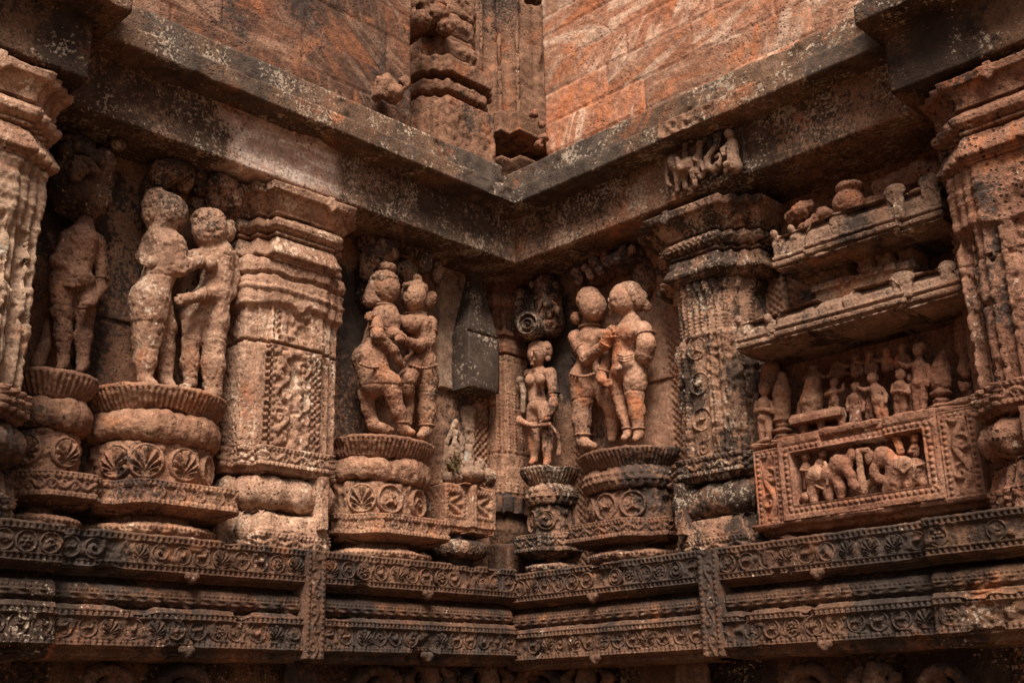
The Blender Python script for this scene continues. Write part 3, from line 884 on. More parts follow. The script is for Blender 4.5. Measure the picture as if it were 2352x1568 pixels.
M_TOWER = stone('tower_stone', (0.30, 0.165, 0.11), (0.19, 0.10, 0.066), rust_amt=0.35, black_amt=0.2, pale_amt=0.2, pit=0.4, bump=0.7)
tower()
cB = from_cam(1150, 280, 9.2)
zB = [from_cam(1130, y, 9.2)[2] for y in (420, 365, 350, 345, 290, 282, 240, 232, -80)]
pier('recess_pier', 'dark pier with zigzag mouldings around an open slot above the corner', cB[0], cB[1], 3, 0.12, [
    ('lower_slab', [(zB[0] - 0.4, 0.0), (zB[1] - 0.06, 0.0), (zB[2], 0.06), (zB[3], 0.05), (zB[3] + 0.01, -0.3)], 0.012, None),
    ('slot_back', [(zB[3], -0.45), (zB[4] + 0.05, -0.45)], 0.01, None),
    ('upper_slab', [(zB[4], -0.3), (zB[4] + 0.012, 0.04), (zB[5], 0.05), (zB[5] + 0.02, 0.02), (zB[6] + 0.02, 0.03), (zB[7], 0.0), (zB[7] + 0.02, -0.08)], 0.012, None),
    ('pier_shaft', [(zB[7], -0.05), (zB[8] + 0.7, -0.02)], 0.02, lambda U, Z, G: 0.018 * np.cos(U * 40) * np.clip(noise(G.reshape(-1, 3), 2.2, 3).reshape(U.shape) + 0.3, 0, 1) + 0.6 * rough(U, Z, G))], M_TOWER, 5.5)

def rubble(label, items, mat, name='fallen_stone', group=None, seed=0, p=None):
    c = Clay('R', 0.03)
    for (px, py, D, rx, rz) in items:
        x, d, z = from_cam(px, py, D)
        m = D * 1.04 / FPX
        c.ell((x, d, z), (rx * m, rx * m * 0.9, rz * m), 0.3)
    o = c.mesh(name, mat, None, 0.018, 0.03, 7, seed, pock=0.02)
    return tag(o, label, 'stone', group)
rubble('broken lump of carved stone lying on the ledge beside the ruined pier', [(885, 195, 7.42, 30, 28), (905, 218, 7.42, 28, 22), (868, 215, 7.40, 20, 15), (928, 195, 7.5, 18, 24)], M_TOWER, seed=3)
rubble('battered projecting stone at the top of the ruined pier', [(962, 52, 8.2, 36, 24), (1000, 40, 8.4, 38, 24), (1025, 65, 8.4, 26, 22), (990, 15, 8.4, 40, 22)], M_TOWER, seed=4)
rubble('small orange moulding stones at the edge of the red block wall', [(1243, 285, 8.15, 12, 14), (1248, 315, 8.1, 13, 12), (1238, 335, 8.1, 14, 10), (1228, 262, 8.3, 12, 9)], M_RUST, seed=5)
rubble('stone bracket hanging at the top of the recess', [(1225, -8, 8.6, 24, 14), (1240, 5, 8.5, 14, 10)], M_UPPER, seed=6)

# ---------------------------------------------------------------- base courses with roundels
DL, DR = 0.60, 0.68
ZO = {'L': 0.0, 'R': -0.03}
def frieze_disp(zb, zt, u0=0.0):
    def f(U, Z, G):
        face = step(Z, zb + 0.004, zt - 0.004)
        s = G[..., 0]
        h = 1.3 * beads(s, Z, zb + 0.020, 0.031, 0.0115) + 1.3 * beads(s, Z, zt - 0.017, 0.031, 0.0115)
        h = h - 0.018 * step(Z, zb + 0.036, zt - 0.032) * (1 - 0.75 * np.clip(noise(G.reshape(-1, 3), 34, 21).reshape(s.shape) * 2.2, 0, 1)) + 0.006 * (step(Z, zb + 0.033, zb + 0.041) + step(Z, zt - 0.037, zt - 0.03))
        h = h - 0.013 * (step(Z, zb + 0.008, zb + 0.032) + step(Z, zt - 0.029, zt - 0.006))
        return h * face
    return f
GF1, GF2, GRO = 'upper carved bands of the base', 'lower carved bands of the base', 'rounded rolls of the base'
def base_section(w, s1, s0, d, where, kinds, mat, seed, sp=0.112):
    zo = ZO[w]
    r = random.Random(seed)
    for row, (zb, zt, low, grp, nm) in enumerate([(2.305, 2.485, 2.27, GF1, 'upper'), (1.935, 2.105, 1.875, GF2, 'lower')]):
        t = thing('carved_band', '%s carved roundel band %s' % (nm, where), 'stone band', w, ((s0 + s1) / 2, d, zb + zo), grp)
        pr = [(low - 0.002, -0.2), (low, -0.085), (low + 0.012, -0.075), (low + 0.013, -0.055), (zb - 0.014, -0.05), (zb - 0.012, -0.02), (zb - 0.002, -0.015), (zb, 0.0), (zt, 0.0)]
        if row == 0:
            pr += [(zt + 0.008, -0.015), (zt + 0.01, -0.4)]
        else:
            pr += [(zt + 0.006, -0.02), (zt + 0.022, -0.03), (zt + 0.028, -0.06), (zt + 0.034, -0.2)]
        pr = [(z + zo, o) for z, o in pr]
        loft('band', w, [(s1, d), (s0, d)], pr, mat, t, 0.0062, frieze_disp(zb + zo, zt + zo), 0.006, 7, seed + row, chips=0.022, square=True)
        n = max(1, int((s1 - s0 - 0.03) / sp))
        for i in range(n):
            if r.random() < 0.06: continue
            s = s0 + (i + 0.5) * (s1 - s0) / n + r.uniform(-0.006, 0.006)
            add_medal(w, s, (zb + zt) / 2 + zo + 0.001, d - 0.0185, r.uniform(0.052, 0.057), r.choice(kinds), mat, t)
        # small diamond bosses hanging on the lower edge
        if s1 - s0 > 0.9:
            c = Clay(w, 0.008)
            sm = (s0 + s1) / 2
            for k in range(3):
                c.ell((sm + (k - 1) * 0.02, d - 0.005, zb + zo - 0.012 - (0.02 if k == 1 else 0)), (0.025, 0.03, 0.022), 0.7)
            c.mesh('edge_boss', mat, t, 0.007, 0.003, seed=seed)
    zc, rr = 2.185 + zo, 0.052
    t = tag(loft('roll_moulding', w, [(s1, d - 0.075), (s0, d - 0.075)], [(zc - 0.09, -0.15), (zc - 0.088, -0.06), (zc - 0.072, -0.05), (zc - 0.068, -0.03)] +
            [(zc + rr * math.sin(a), rr * math.cos(a) - 0.015) for a in np.linspace(-1.15, 1.2, 14)] + [(zc + 0.06, -0.04), (zc + 0.062, -0.15)], mat, None, 0.0065,
            lambda U, Z, G: (beads(G[..., 0], Z, zc + 0.018, 0.027, 0.009) - 0.004 * step(Z, zc + 0.005, zc + 0.031)
                             + 0.006 * np.clip(np.cos((G[..., 0]) * 2 * np.pi / 0.09 + 0) + np.cos((Z - zc) * 260), 0, 2) * step(Z, zc - 0.05, zc)), 0.005, 7, seed + 5, chips=0.01, square=True),
            'rounded beaded roll %s' % where, 'roll moulding', GRO)
def base_post(w, s1, s0, d, label, mat, seed):
    zo = ZO[w]
    wd = (s1 - s0)
    def hf(S, Z):
        sm = (s0 + s1) / 2
        h = vine(Z, S - sm, 0.20, 0.02, 0.011)
        h = h * step(S, s0 + 0.028, s1 - 0.028)
        b = beads(Z, S, s0 + 0.016, 0.03, 0.009) + beads(Z, S, s1 - 0.016, 0.03, 0.009)
        return h + b - 0.008 * step(S, s0 + 0.028, s1 - 0.028)
    t = tag(panel('scroll_post', w, s0, s1, 1.89 + zo, 2.487 + zo, d + 0.02, mat, None, hf, 0.006, 0.004, 8, seed, depth=0.35, chips=0.008), label, 'carved post', 'carved posts crossing the base')
K1, K2 = [0, 1, 6, 7, 8, 2, 9], [9, 6, 1, 7, 5, 3, 0]
base_section('L', 3.80, 2.372, DL, 'left of the scroll post on the left wall', K1, M_BASE, 11)
base_section('L', 2.245, DR - 0.01, DL, 'between the left scroll post and the corner', K2, M_BASE, 12)
base_section('L', 7.5, 3.805, DL + 0.05, 'worn and dark at the left edge', [5, 6, 4], M_DARK, 13)  # worn stone; darkening towards the view's left edge is put into its colour
base_section('R', 2.085, 0.45, DR, 'between the corner and the right scroll post', K1, M_BASE, 14)
base_section('R', 3.47, 2.215, DR, 'right of the scroll post below the niche shrine', K2, M_BASE, 15)
base_section('R', 7.5, 3.475, DR + 0.06, 'stepping forward and rust stained at the right edge', [6, 4, 0], M_DARK, 16, 0.14)  # darkening towards the view's right edge is put into the stone colour
base_post('L', 2.372, 2.245, DL, 'upright scroll carved post crossing the three courses on the left wall', M_BASE, 3)
base_post('R', 2.215, 2.085, DR, 'upright worn post crossing the three courses on the right wall', M_BASE, 4)
for w, d in (('L', DL), ('R', DR)):
    t = thing('base_wall', 'dark pierced back face between the base courses on the %s wall' % ('left' if w == 'L' else 'right'), 'wall', w, (2, d - 0.2, 0))
    panel('upper_recess', w, -0.1, 7.5, 1.9, 2.45 + ZO[w], d - 0.14, M_BASE, t, lambda S, Z: pits(S, Z, 0.024, 0.02), 0.009, 0.004)
    panel('lower_recess', w, -0.1, 7.5, -0.1, 1.95, d - 0.36, M_DARK, t, lambda S, Z: pits(S, Z, 0.03, 0.025) * (np.sin(S * 7) > 0.3), 0.016, 0.01)

# the dim row of carved figures below the base, only their tops rise into view
def lower_carving(w, px, kind, seed, label):
    d = (DL if w == 'L' else DR) - 0.22
    c = Clay(w, 0.02)
    if kind == 0:      # arched hood
        for a in np.linspace(0.1, np.pi - 0.1, 9):
            c.ball((px + 48 * math.cos(a), 1585 - 50 * math.sin(a), d), 15, 15, 22)
        c.ball((px, 1592, d - 0.05), 30, 34, 20)
    elif kind == 1:    # head and raised arms
        c.ball((px, 1540, d + 0.03), 20, 22, 22).limb([(px, 1560, d), (px, 1620, d)], [26, 34])
        c.limb([(px + 30, 1590, d), (px + 50, 1555, d + 0.02), (px + 25, 1530, d)], [13, 11, 8]).limb([(px - 30, 1590, d), (px - 52, 1560, d + 0.02), (px - 28, 1532, d)], [13, 11, 8])
    else:              # fluted bracket
        for k in range(-2, 3):
            c.limb([(px + 14 * k, 1522, d), (px + 17 * k, 1620, d)], [9, 11])
    o = c.mesh('carved_figure' if kind == 1 else ('hood' if kind == 0 else 'bracket'), M_BASE, None, 0.012, 0.008, 9, seed, pock=0.01)
    tag(o, label, 'carving', 'carvings in the dark row under the base')
for i, (w, px, k, lb) in enumerate([('L', 245, 0, 'dim arched hood in the bottom row near the left edge'), ('L', 420, 0, 'dim arched hood in the bottom row between hood and bracket'),
        ('L', 690, 2, 'dim fluted bracket in the bottom row under the left scroll post'), ('L', 865, 0, 'dim arched hood in the bottom row right of the left fluted bracket'),
        ('L', 985, 1, 'dim carved head with raised arms in the bottom row left of the corner'), ('L', 1120, 1, 'faint carved head in the bottom row just left of the corner line'),
        ('R', 1240, 0, 'faint hood in the bottom row just right of the corner line'),
        ('R', 1350, 1, 'dim carved head with raised arms in the bottom row right of the corner'), ('R', 1590, 2, 'dim fluted bracket in the bottom row under the right scroll post'),
        ('R', 1860, 0, 'dim hood in the bottom row under the niche shrine'), ('R', 2010, 1, 'dim carved head between two hoods at bottom right'), ('R', 2170, 0, 'dim hood in the bottom right corner')]):
    lower_carving(w, px, k, 40 + i, lb)

# ---------------------------------------------------------------- pilasters
def bead_band(zb, zt, mode='vine', per=0.16):
    def f(U, Z, G):
        face = step(Z, zb, zt)
        h = 1.4 * beads(U, Z, zb + 0.013, 0.028, 0.0105) + 1.4 * beads(U, Z, zt - 0.013, 0.028, 0.0105) - 0.010 * (step(Z, zb + 0.003, zb + 0.023) + step(Z, zt - 0.023, zt - 0.003))
        H = zt - zb - 0.05
        inner = step(Z, zb + 0.025, zt - 0.025)
        if mode == 'vine':
            h = h + inner * (vine(U, Z - (zb + zt) / 2, per, H * 0.28, 0.012) * 1.3 - 0.016)
        elif mode == 'roundels':
            m = np.mod(U, per) - per / 2
            h = h + inner * (ridge(np.hypot(m, Z - (zb + zt) / 2) - H * 0.42, 0.008) * 1.5 + rosette(m, Z - (zb + zt) / 2, H * 0.36, 6, 0.014) - 0.015)
        elif mode == 'diamond':
            h = 0.008 * np.sign(np.sin(U * 2 * np.pi / 0.04)) * np.sign(np.sin((Z - zb) * 2 * np.pi / 0.04))
        return h * face
    return f

def shaft_carving(s0, s1, zt, zb, seed=0):
    """flat worn block above, pierced edge strips and a scroll below on the front face"""
    def f(U, Z, G):
        s = G[..., 0]
        front = step(s, s0, s1)
        h = 0.012 * step(Z, 3.76, 3.83) * front + 0.012 * step(Z, 3.70, 3.73) * front + 0.014 * step(Z, 4.085, 4.11) + 0.010 * beads(s, Z, 4.06, 0.04, 0.014) * 80 * 0.012
        low = step(Z, zb, 3.74)
        sm = (s0 + s1) / 2
        bump = fbm(np.stack([s, Z, 0 * s], -1).reshape(-1, 3), 20, 3, seed).reshape(s.shape)
        c = np.maximum(vine(Z, s - sm - 0.09, 0.26, 0.045, 0.018), vine(Z, s - sm + 0.06, 0.22, 0.04, 0.016, ph=1.5)) + 0.03 * bump
        inner = step(s, s0 + 0.09, s1 - 0.06)
        h = h + low * front * (inner * (c - 0.008) + (1 - inner) * pits(s, Z, 0.022, 0.018))
        mid = step(Z, 3.78, 3.98) * front
        h = h + mid * (step(s, s0 + 0.1, s1 - 0.12) * (0.035 * bump + 0.3 * vine(Z, s - sm, 0.2, 0.05, 0.02) - 0.012) + step(s, s1 - 0.08, s1 - 0.02) * pits(s, Z, 0.022, 0.016))
        h = h - 0.025 * step(Z, 3.755, 3.775)
        # broken upper face
        br = noise(np.stack([s * 3, Z, 0 * s], -1).reshape(-1, 3), 5, seed + 3).reshape(s.shape)
        h = h + 0.034 * np.clip((Z - 3.99 + 0.05 * br) * 40, 0, 1) - 0.02 * np.clip((Z - 4.17 + 0.02 * br) * 60, 0, 1) + 0.03 * np.clip((Z - 4.19 + 0.02 * br) * 60, 0, 1)
        return h
    return f

def worn_shaft(zs):
    """bedded stone above, pitted upright strips below"""
    def f(U, Z, G):
        q = G.reshape(-1, 3)
        strata = fbm(q * np.array([2.0, 2.0, 22.0]), 1.0, 3, 6).reshape(U.shape)
        pit_ = noise(q, 30, 7).reshape(U.shape)
        up = np.clip((Z - zs + 0.03 * noise(q, 6, 3).reshape(U.shape)) * 40, 0, 1)
        low = 0.014 * np.sign(np.sin(G[..., 0] * 2 * np.pi / 0.15)) - 0.03 * np.clip(pit_ - 0.1, 0, 1) + 0.012 * fbm(q, 12, 2, 8).reshape(U.shape)
        return up * (0.022 * strata + 0.02) + (1 - up) * low
    return f

JM = P('R', 1601, 880, 0.36)[0]
def jewelled_shaft(s0, s1, zt, zb):
    def f(U, Z, G):
        s = G[..., 0]
        n = 5
        wd = (s1 - s0)
        x = (s - s0) / wd
        h = 0
        # hanging bead strings under the collar, then upright strips of beads
        top = step(Z, zt - 0.34, zt - 0.04)
        h = h + top * (1.5 * beads(Z, np.mod(s, 0.052), 0.026, 0.026, 0.0125) - 0.012)
        h = h + 0.02 * step(Z, zt - 0.07, zt + 0.1) * (0.6 + 0.4 * np.cos(s * 2 * np.pi / 0.06))
        low = step(Z, zb, zt - 0.36)
        mid = step(s, JM - 0.085, JM + 0.085)
        q = np.stack([s, Z, G[..., 1]], -1).reshape(-1, 3)
        h = h + low * (1 - mid) * (0.016 * np.sign(np.sin(s * 2 * np.pi / 0.075)) + 0.018 * noise(q, 38, 4).reshape(s.shape) + 1.2 * beads(Z, np.mod(s, 0.075), 0.037, 0.026, 0.012))
        h = h - low * mid * 0.012
        return h
    return f

def pilaster(w, label, s1, s0, d0, a, b, n, mats, style, zt=4.775, group='carved wall pillars', zsh=0.0, capoff=0.07):
    df = d0 + n * b
    t = thing('pilaster', label, 'pillar', w, ((s0 + s1) / 2, df, 2.48), group)
    pl = stepped(s1, s0, d0, a, b, n)
    cap, sh, low = mats
    z = lambda v: v + zsh
    cr = 0.6
    slab = loft('capital_slab', w, pl, [(z(4.585), 0.0), (z(4.59), 0.03), (z(4.61), 0.03), (z(4.625), capoff * 0.45), (z(4.70), capoff * 0.85), (z(4.705), capoff + 0.012), (z(4.75), capoff + 0.02), (z(4.765), capoff), (z(4.77), -0.05)], cap, t, 0.010, None, 0.008, 8, 1, chips=0.012)
    loft('capital_roll', w, pl, [(z(4.445), -0.01), (z(4.45), 0.025), (z(4.462), 0.025), (z(4.465), 0.012), (z(4.475), 0.012), (z(4.48), 0.035), (z(4.50), 0.058), (z(4.53), 0.062), (z(4.555), 0.045), (z(4.572), 0.02), (z(4.578), -0.06)], cap, t, 0.010,
         bead_band(z(4.47), z(4.55), 'diamond') if style == 'jewel' else None, 0.007, 8, 2, chips=0.008)
    loft('capital_bevel', w, pl, [(z(4.272), -0.03), (z(4.276), 0.02), (z(4.29), 0.02), (z(4.292), 0.034), (z(4.305), 0.034), (z(4.308), 0.056), (z(4.325), 0.06), (z(4.40), 0.03), (z(4.435), 0.012), (z(4.44), -0.06)], cap, t, 0.010,
         bead_band(z(4.31), z(4.42), 'roundels', 0.07) if style == 'jewel' else None, 0.008, 8, 3, chips=0.01)
    s_hi, s_lo = s1 - n * a, s0 + n * a
    if style == 'jewel':
        c_, hw = (s0 + s1) / 2, (s1 - s0) / 2
        plj = halfround(s1 - 0.07, s0 + 0.05, df + 0.0, 2.15)
        loft('shaft', w, plj, [(z(3.10), -0.03), (z(3.11), 0.0), (z(4.26), 0.0), (z(4.272), -0.03)], sh, t, 0.009, jewelled_shaft(s_lo, s_hi, z(4.26), z(3.12)), 0.008, 8, 4, chips=0.01)
        for i, (px, py) in enumerate(((1594, 800), (1601, 880), (1609, 962), (1614, 1030))):
            q = P(w, px, py, df + 0.0)
            add_medal(w, JM, q[2], df - 0.024, 0.082 if i < 3 else 0.06, (3, 1, 6, 8)[i], sh, t)
    else:
        loft('shaft', w, stepped(s1 - 0.01, s0 + 0.01, df - 0.085, a, 0.028, n), [(z(3.10), -0.03), (z(3.11), 0.0), (z(3.76), 0.0), (z(3.77), -0.006), (z(3.78), 0.0), (z(4.262), 0.0), (z(4.27), -0.03)], sh, t, 0.0085,
             shaft_carving(s_lo, s_hi, z(4.26), z(3.12)) if style == 'scroll' else worn_shaft(z(3.92)), 0.010, 7, 4, chips=0.014)
    plr = stepped(s1 + 0.03, s0 - 0.03, d0, a, b, n)
    loft('collar', w, plr, [(z(2.955), -0.03), (z(2.96), 0.01), (z(2.985), 0.02), (z(2.99), 0.04), (z(3.10), 0.04), (z(3.108), 0.03), (z(3.112), -0.06)], low, t, 0.007, bead_band(z(2.99), z(3.10), 'vine', 0.13), 0.006, 8, 5, chips=0.012)
    bulb = stepped(s1 - 0.01, s0 + 0.01, d0, a * 0.7, b * 0.8, n)
    loft('pot_bulb', w, bulb, [(z(2.735), -0.05)] + [(z(2.845 + 0.10 * math.sin(q)), -0.02 + 0.075 * math.cos(q)) for q in np.linspace(-1.4, 1.4, 16)] + [(z(2.955), -0.05)], low, t, 0.010,
         lambda U, Z, G: 0.008 * np.cos(U * 2 * np.pi / 0.19), 0.008, 7, 6, chips=0.012)
    loft('foot', w, plr, [(z(2.46), 0.02), (z(2.60), 0.025), (z(2.605), 0.012), (z(2.70), -0.01), (z(2.73), -0.035), (z(2.74), -0.08)], low, t, 0.008,
         lambda U, Z, G: bead_band(z(2.50), z(2.60), 'vine', 0.15)(U, Z, G) + 0.012 * step(Z, z(2.61), z(2.72)) * np.abs(np.sin(U * np.pi / 0.11)), 0.007, 8, 7, chips=0.014)
    # a narrow upright band tying the lower mouldings together
    sm = (s0 + s1) / 2 + (-0.18 if w == 'L' else -0.22)
    panel('tie_band', w, sm - 0.028, sm + 0.028, z(2.64), z(2.96), df + 0.062, low, t, None, 0.008, 0.01, 14, 3, depth=0.15)
    c = Clay(w, 0.006)
    sm = (s0 + s1) / 2 - 0.12
    zc = z(4.71)
    c.box((sm, df + capoff + 0.012, zc), (0.035, 0.02, 0.035), 0.008, tilt=math.pi / 4).box((sm, df + capoff + 0.01, zc + 0.03), (0.022, 0.02, 0.03), 0.006)
    c.mesh('capital_boss', cap, slab, 0.007, 0.003)
    return t
pilaster('L', 'tan pitted pillar with broken scroll carved shaft between the two left couples', 2.66, 1.96, 0.18, 0.075, 0.095, 2, (M_TAN, M_TAN, M_TAN), 'scroll', capoff=0.10)
pilaster('R', 'black lichened pillar with a column of carved roundels left of the niche shrine', 2.36, 1.62, 0.17, 0.065, 0.06, 3, (M_LICHEN, M_LICHEN, M_LICHEN), 'jewel', zsh=-0.03, capoff=0.115)
pilaster('L', 'pale pillar with overlapping flat strips cut off by the left edge', 5.0, 4.06, 0.52, 0.055, 0.05, 3, (M_TAN, M_PALE, M_BROWN), 'plain')
pilaster('R', 'rust coloured eroded pillar cut off by the right edge', 4.75, 3.80, 0.52, 0.055, 0.05, 3, (M_PIT, M_PIT, M_PIT), 'plain', zsh=-0.03)

# ---------------------------------------------------------------- pedestals
def pedestal(w, label, s1, s0, d, mat, ztop=3.33, medals=(), petals=False, zb=0.0, band='vine', group='round statue pedestals', p=2.4, ang=0.05):
    t = thing('pedestal', label, 'pedestal', w, ((s0 + s1) / 2, d, 2.48), group)
    hr = lambda e: halfround(s1 + e, s0 - e, d + e, p)
    k = (ztop + zb - 2.5) / 0.83
    z = lambda v: 2.5 + (v - 2.5) * k
    def ribs(U, Z, G):
        return 0.016 * np.abs(np.sin(U * np.pi / 0.032)) * step(Z, z(3.21), z(3.305)) - 0.012 * step(Z, z(3.21), z(3.305))
    loft('lotus_rim', w, hr(0.0), [(z(3.185), -0.13), (z(3.19), -0.075), (z(3.205), -0.055), (z(3.285), 0.0), (z(3.318), 0.012), (z(3.332), 0.008), (z(3.337), -0.03), (z(3.338), -0.12)], mat, t, 0.0075, ribs, 0.010, 7, 1, chips=0.022)
    def scal(U, Z, G):
        if not petals:
            return 0.016 * fbm(G.reshape(-1, 3), 7, 2, 3).reshape(U.shape) + 0.006 * np.abs(np.sin(U * np.pi / 0.075)) - 0.008 * np.clip(noise(G.reshape(-1, 3), 11, 9).reshape(U.shape) * 3 - 1.2, 0, 1)
        return 0.010 * np.abs(np.sin(U * np.pi / 0.05 + (np.floor((Z - z(3.04)) / 0.045) % 2) * np.pi / 2)) - 0.010 * np.mod((Z - z(3.04)) / 0.045, 1)
    loft('cushion', w, hr(-0.05), [(z(3.03), -0.07)] + [(z(3.115) + 0.083 * k * math.sin(q), -0.02 + 0.06 * math.cos(q)) for q in np.linspace(-1.35, 1.4, 12)] + [(z(3.205), -0.07)], mat, t, 0.009, scal, 0.010, 7, 2, chips=0.02)
    loft('drum', w, hr(-0.06), [(z(2.78), -0.0), (z(2.82), 0.0), (z(3.02), 0.0), (z(3.04), -0.03)], mat, t, 0.009, lambda U, Z, G: 0.026 * np.clip(fbm(G.reshape(-1, 3), 24, 2, 5).reshape(U.shape), -0.3, 1), 0.006, 8, 3)
    pl = [(s1 - 0.0, -0.03), (s1 - 0.0, d * 0.55), (s1 - ang * 2, d * 0.62), (s1 - ang * 3.4, d - 0.03), (s1 - ang * 4.2, d), (s0 + ang * 1.2, d), (s0 + ang * 0.6, d - 0.06), (s0, d * 0.8), (s0, -0.03)]
    loft('carved_collar', w, pl, [(z(2.635), -0.20), (z(2.64), -0.09), (z(2.655), -0.045), (z(2.662), -0.04), (z(2.665), -0.012), (z(2.672), 0.0), (z(2.675), 0.012), (z(2.80), 0.012), (z(2.806), 0.0), (z(2.808), -0.08)], mat, t, 0.0068,
         bead_band(z(2.68), z(2.798), band, 0.12), 0.006, 8, 4, chips=0.012)
    loft('ring', w, hr(-0.02), [(z(2.505), -0.12)] + [(z(2.55) + 0.037 * k * math.sin(q), -0.045 + 0.05 * math.cos(q)) for q in np.linspace(-1.4, 1.4, 12)] + [(z(2.595), -0.13), (z(2.64), -0.14)], mat, t, 0.0075,
         lambda U, Z, G: 1.2 * beads(U, Z, z(2.56), 0.028, 0.010) + 0.005 * np.cos(U * 60) * step(Z, z(2.52), z(2.545)), 0.008, 8, 5, chips=0.012)
    loft('foot', w, hr(-0.10), [(2.44, 0.0), (z(2.52), -0.005), (z(2.53), -0.04)], mat, t, 0.012, None, 0.006, 8, 6)
    c, hw, dd = (s0 + s1) / 2, (s1 - s0) / 2 - 0.06, d - 0.06
    for (th, R, kd) in medals:
        th = math.radians(th)
        cs, sn = math.cos(th), math.sin(th)
        s = c + hw * np.sign(cs) * abs(cs) ** (2 / p)
        e = dd * abs(sn) ** (2 / p)
        nx, ny = np.sign(cs) * abs(cs) ** (2 - 2 / p) / hw, abs(sn) ** (2 - 2 / p) / dd
        L_ = math.hypot(nx, ny)
        add_medal(w, s - nx / L_ * 0.004, z(2.915), e - ny / L_ * 0.004, R, kd, mat, t, (nx / L_, ny / L_))
    return t
pedestal('L', 'tall round pedestal with three leaf roundels under the worn couple on the left', 3.50, 2.70, 0.46, M_TAN2, medals=[(36, 0.098, 7), (64, 0.10, 7), (94, 0.098, 7), (126, 0.09, 2)], band='roundels')
pedestal('L', 'narrow dim pedestal under the headless single figure near the left edge', 3.98, 3.48, 0.36, M_BROWN, medals=[(50, 0.085, 7), (100, 0.085, 7)])
pedestal('L', 'orange pedestal with ribbed rim under the embracing couple left of the corner', 1.88, 1.06, 0.42, M_TAN2, ztop=3.30, medals=[(46, 0.098, 7), (78, 0.10, 3), (112, 0.098, 5)], band='roundels')
pedestal('R', 'pedestal with scale patterned cushion under the standing couple right of the corner', 1.52, 0.78, 0.40, M_BROWN, ztop=3.25, medals=[(60, 0.094, 3), (92, 0.098, 6), (124, 0.094, 8)], petals=True)
pedestal('R', 'small narrow pedestal under the lone woman statue in the corner', 0.60, 0.20, 0.30, M_LICHEN, ztop=3.27, medals=[(65, 0.075, 8), (108, 0.085, 2)], petals=True, ang=0.03)

# ---------------------------------------------------------------- the statues
GS = 'stone figures standing on pedestals'
def statue(name, label, w, base, cat='statue', group=GS):
    return thing(name, label, cat, w, P(w, *base), group)
def cr4(x, y): return .3662 * x, 516.8 + .3662 * y
def ring_at(w, q, R, r, mat, parent, name='bracelet', tilt=0.0, flat=1.0):
    """band worn round a limb at pixel point q; the axis lies in the wall plane, turned by tilt from upright"""
    c = P(w, *q)
    m = mpp(w, c)
    R, r = R * m, r * m
    a = np.linspace(0, 2 * np.pi, 28)
    b = np.linspace(0, 2 * np.pi, 10)
    A, B = np.meshgrid(a, b, indexing='ij')
    x = (R + r * np.cos(B)) * np.cos(A)
    y = (R + r * np.cos(B)) * np.sin(A) * flat
    z = r * np.sin(B)
    ct, st = math.cos(tilt), math.sin(tilt)
    G = np.stack([c[0] + ct * x - st * z, c[1] + y, c[2] + st * x + ct * z], -1)
    G[..., 1] += 0.002 * noise(G.reshape(-1, 3), 60, 2).reshape(x.shape)
    return new_mesh(name, to_world(w, G).reshape(-1, 3), grid_faces(*x.shape), mat, parent, True)

def fingers(c, base, dirn, n=4, ln=9, r=2.3, spread=3.4, curl=0.02):
    """fingers of unequal length side by side from base, running along dirn (pixels), bending inwards"""
    px, py, d = base
    dx, dy = dirn
    L = math.hypot(dx, dy); dx, dy = dx / L, dy / L
    for i in range(n):
        o = (i - (n - 1) / 2) * spread
        l = ln * (0.82, 1.0, 0.96, 0.75)[i % 4]
        a = (px - dy * o, py + dx * o, d)
        b = (a[0] + dx * l * .55, a[1] + dy * l * .55, d + 0.006)
        e = (a[0] + dx * l, a[1] + dy * l, d - curl * 0.4)
        c.limb([a, b, e], [r, r * .95, r * .75], k=0.003)
    return c

# --- couple on the left wall
t = statue('statue', 'worn left figure of the far left couple, reaching to its partner', 'L', (345, 885, 0.22))
c = Clay('L', 0.03)
D = 0.24
c.ball((387, 490, D + .02), 41, 46, 42, tilt=-0.1).limb([(368, 528, D), (366, 548, D)], [26, 30])
c.limb([(386, 574, D + .03), (368, 628, D), (352, 668, D)], [41, 33, 36]).ball((398, 585, D + .06), 27, 34, 24)
c.limb([(346, 690, D), (343, 735, D)], [42, 37]).ball((332, 690, D - .02), 34, 38, 38)
c.limb([(343, 735, D), (337, 772, D), (334, 830, D), (333, 868, D)], [36, 30, 23, 16]).limb([(334, 876, D), (352, 884, D + .08)], [15, 11])
c.limb([(360, 700, D - .06), (376, 752, D - .07), (380, 800, D - .08), (381, 868, D - .08)], [34, 25, 20, 15]).limb([(381, 876, D - .08), (398, 888, D - .02)], [12, 9])
c.limb([(396, 558, D + .08), (412, 618, D + .10), (458, 600, D + .10)], [20, 17, 13])
fingers(c, (462, 598, D + .11), (10, -4), ln=13, r=3.6, spread=5)
c.limb([(350, 556, D - .05), (330, 590, D - .06)], [22, 18])
c.mesh('body', M_TAN, t, 0.0065, 0.007, 10, 21, dmin=0.02, joints=(P('L', 340, 748, D)[2], P('L', 366, 640, D)[2]), pock=0.006)
c = Clay('L', 0.02)
c.limb([(357, 460, D + .02), (347, 500, D), (352, 530, D - .02)], [20, 18, 10]).ball((365, 470, D), 36, 36, 30)
c.mesh('hair', M_TAN, t, 0.007, 0.011, 20, 5, pock=0.01)
t = statue('statue', 'worn right figure of the far left couple, arms around its partner', 'L', (480, 905, 0.22))
c = Clay('L', 0.03)
c.ball((481, 529, D + .04), 38, 44, 40, tilt=.1).ball((522, 533, D), 19, 24, 18).limb([(498, 562, D), (499, 580, D)], [22, 28])
c.limb([(500, 588, D + .02), (497, 640, D + .01), (492, 672, D + .01)], [36, 33, 35]).ball((482, 604, D + .10), 18, 18, 15, k=.012)
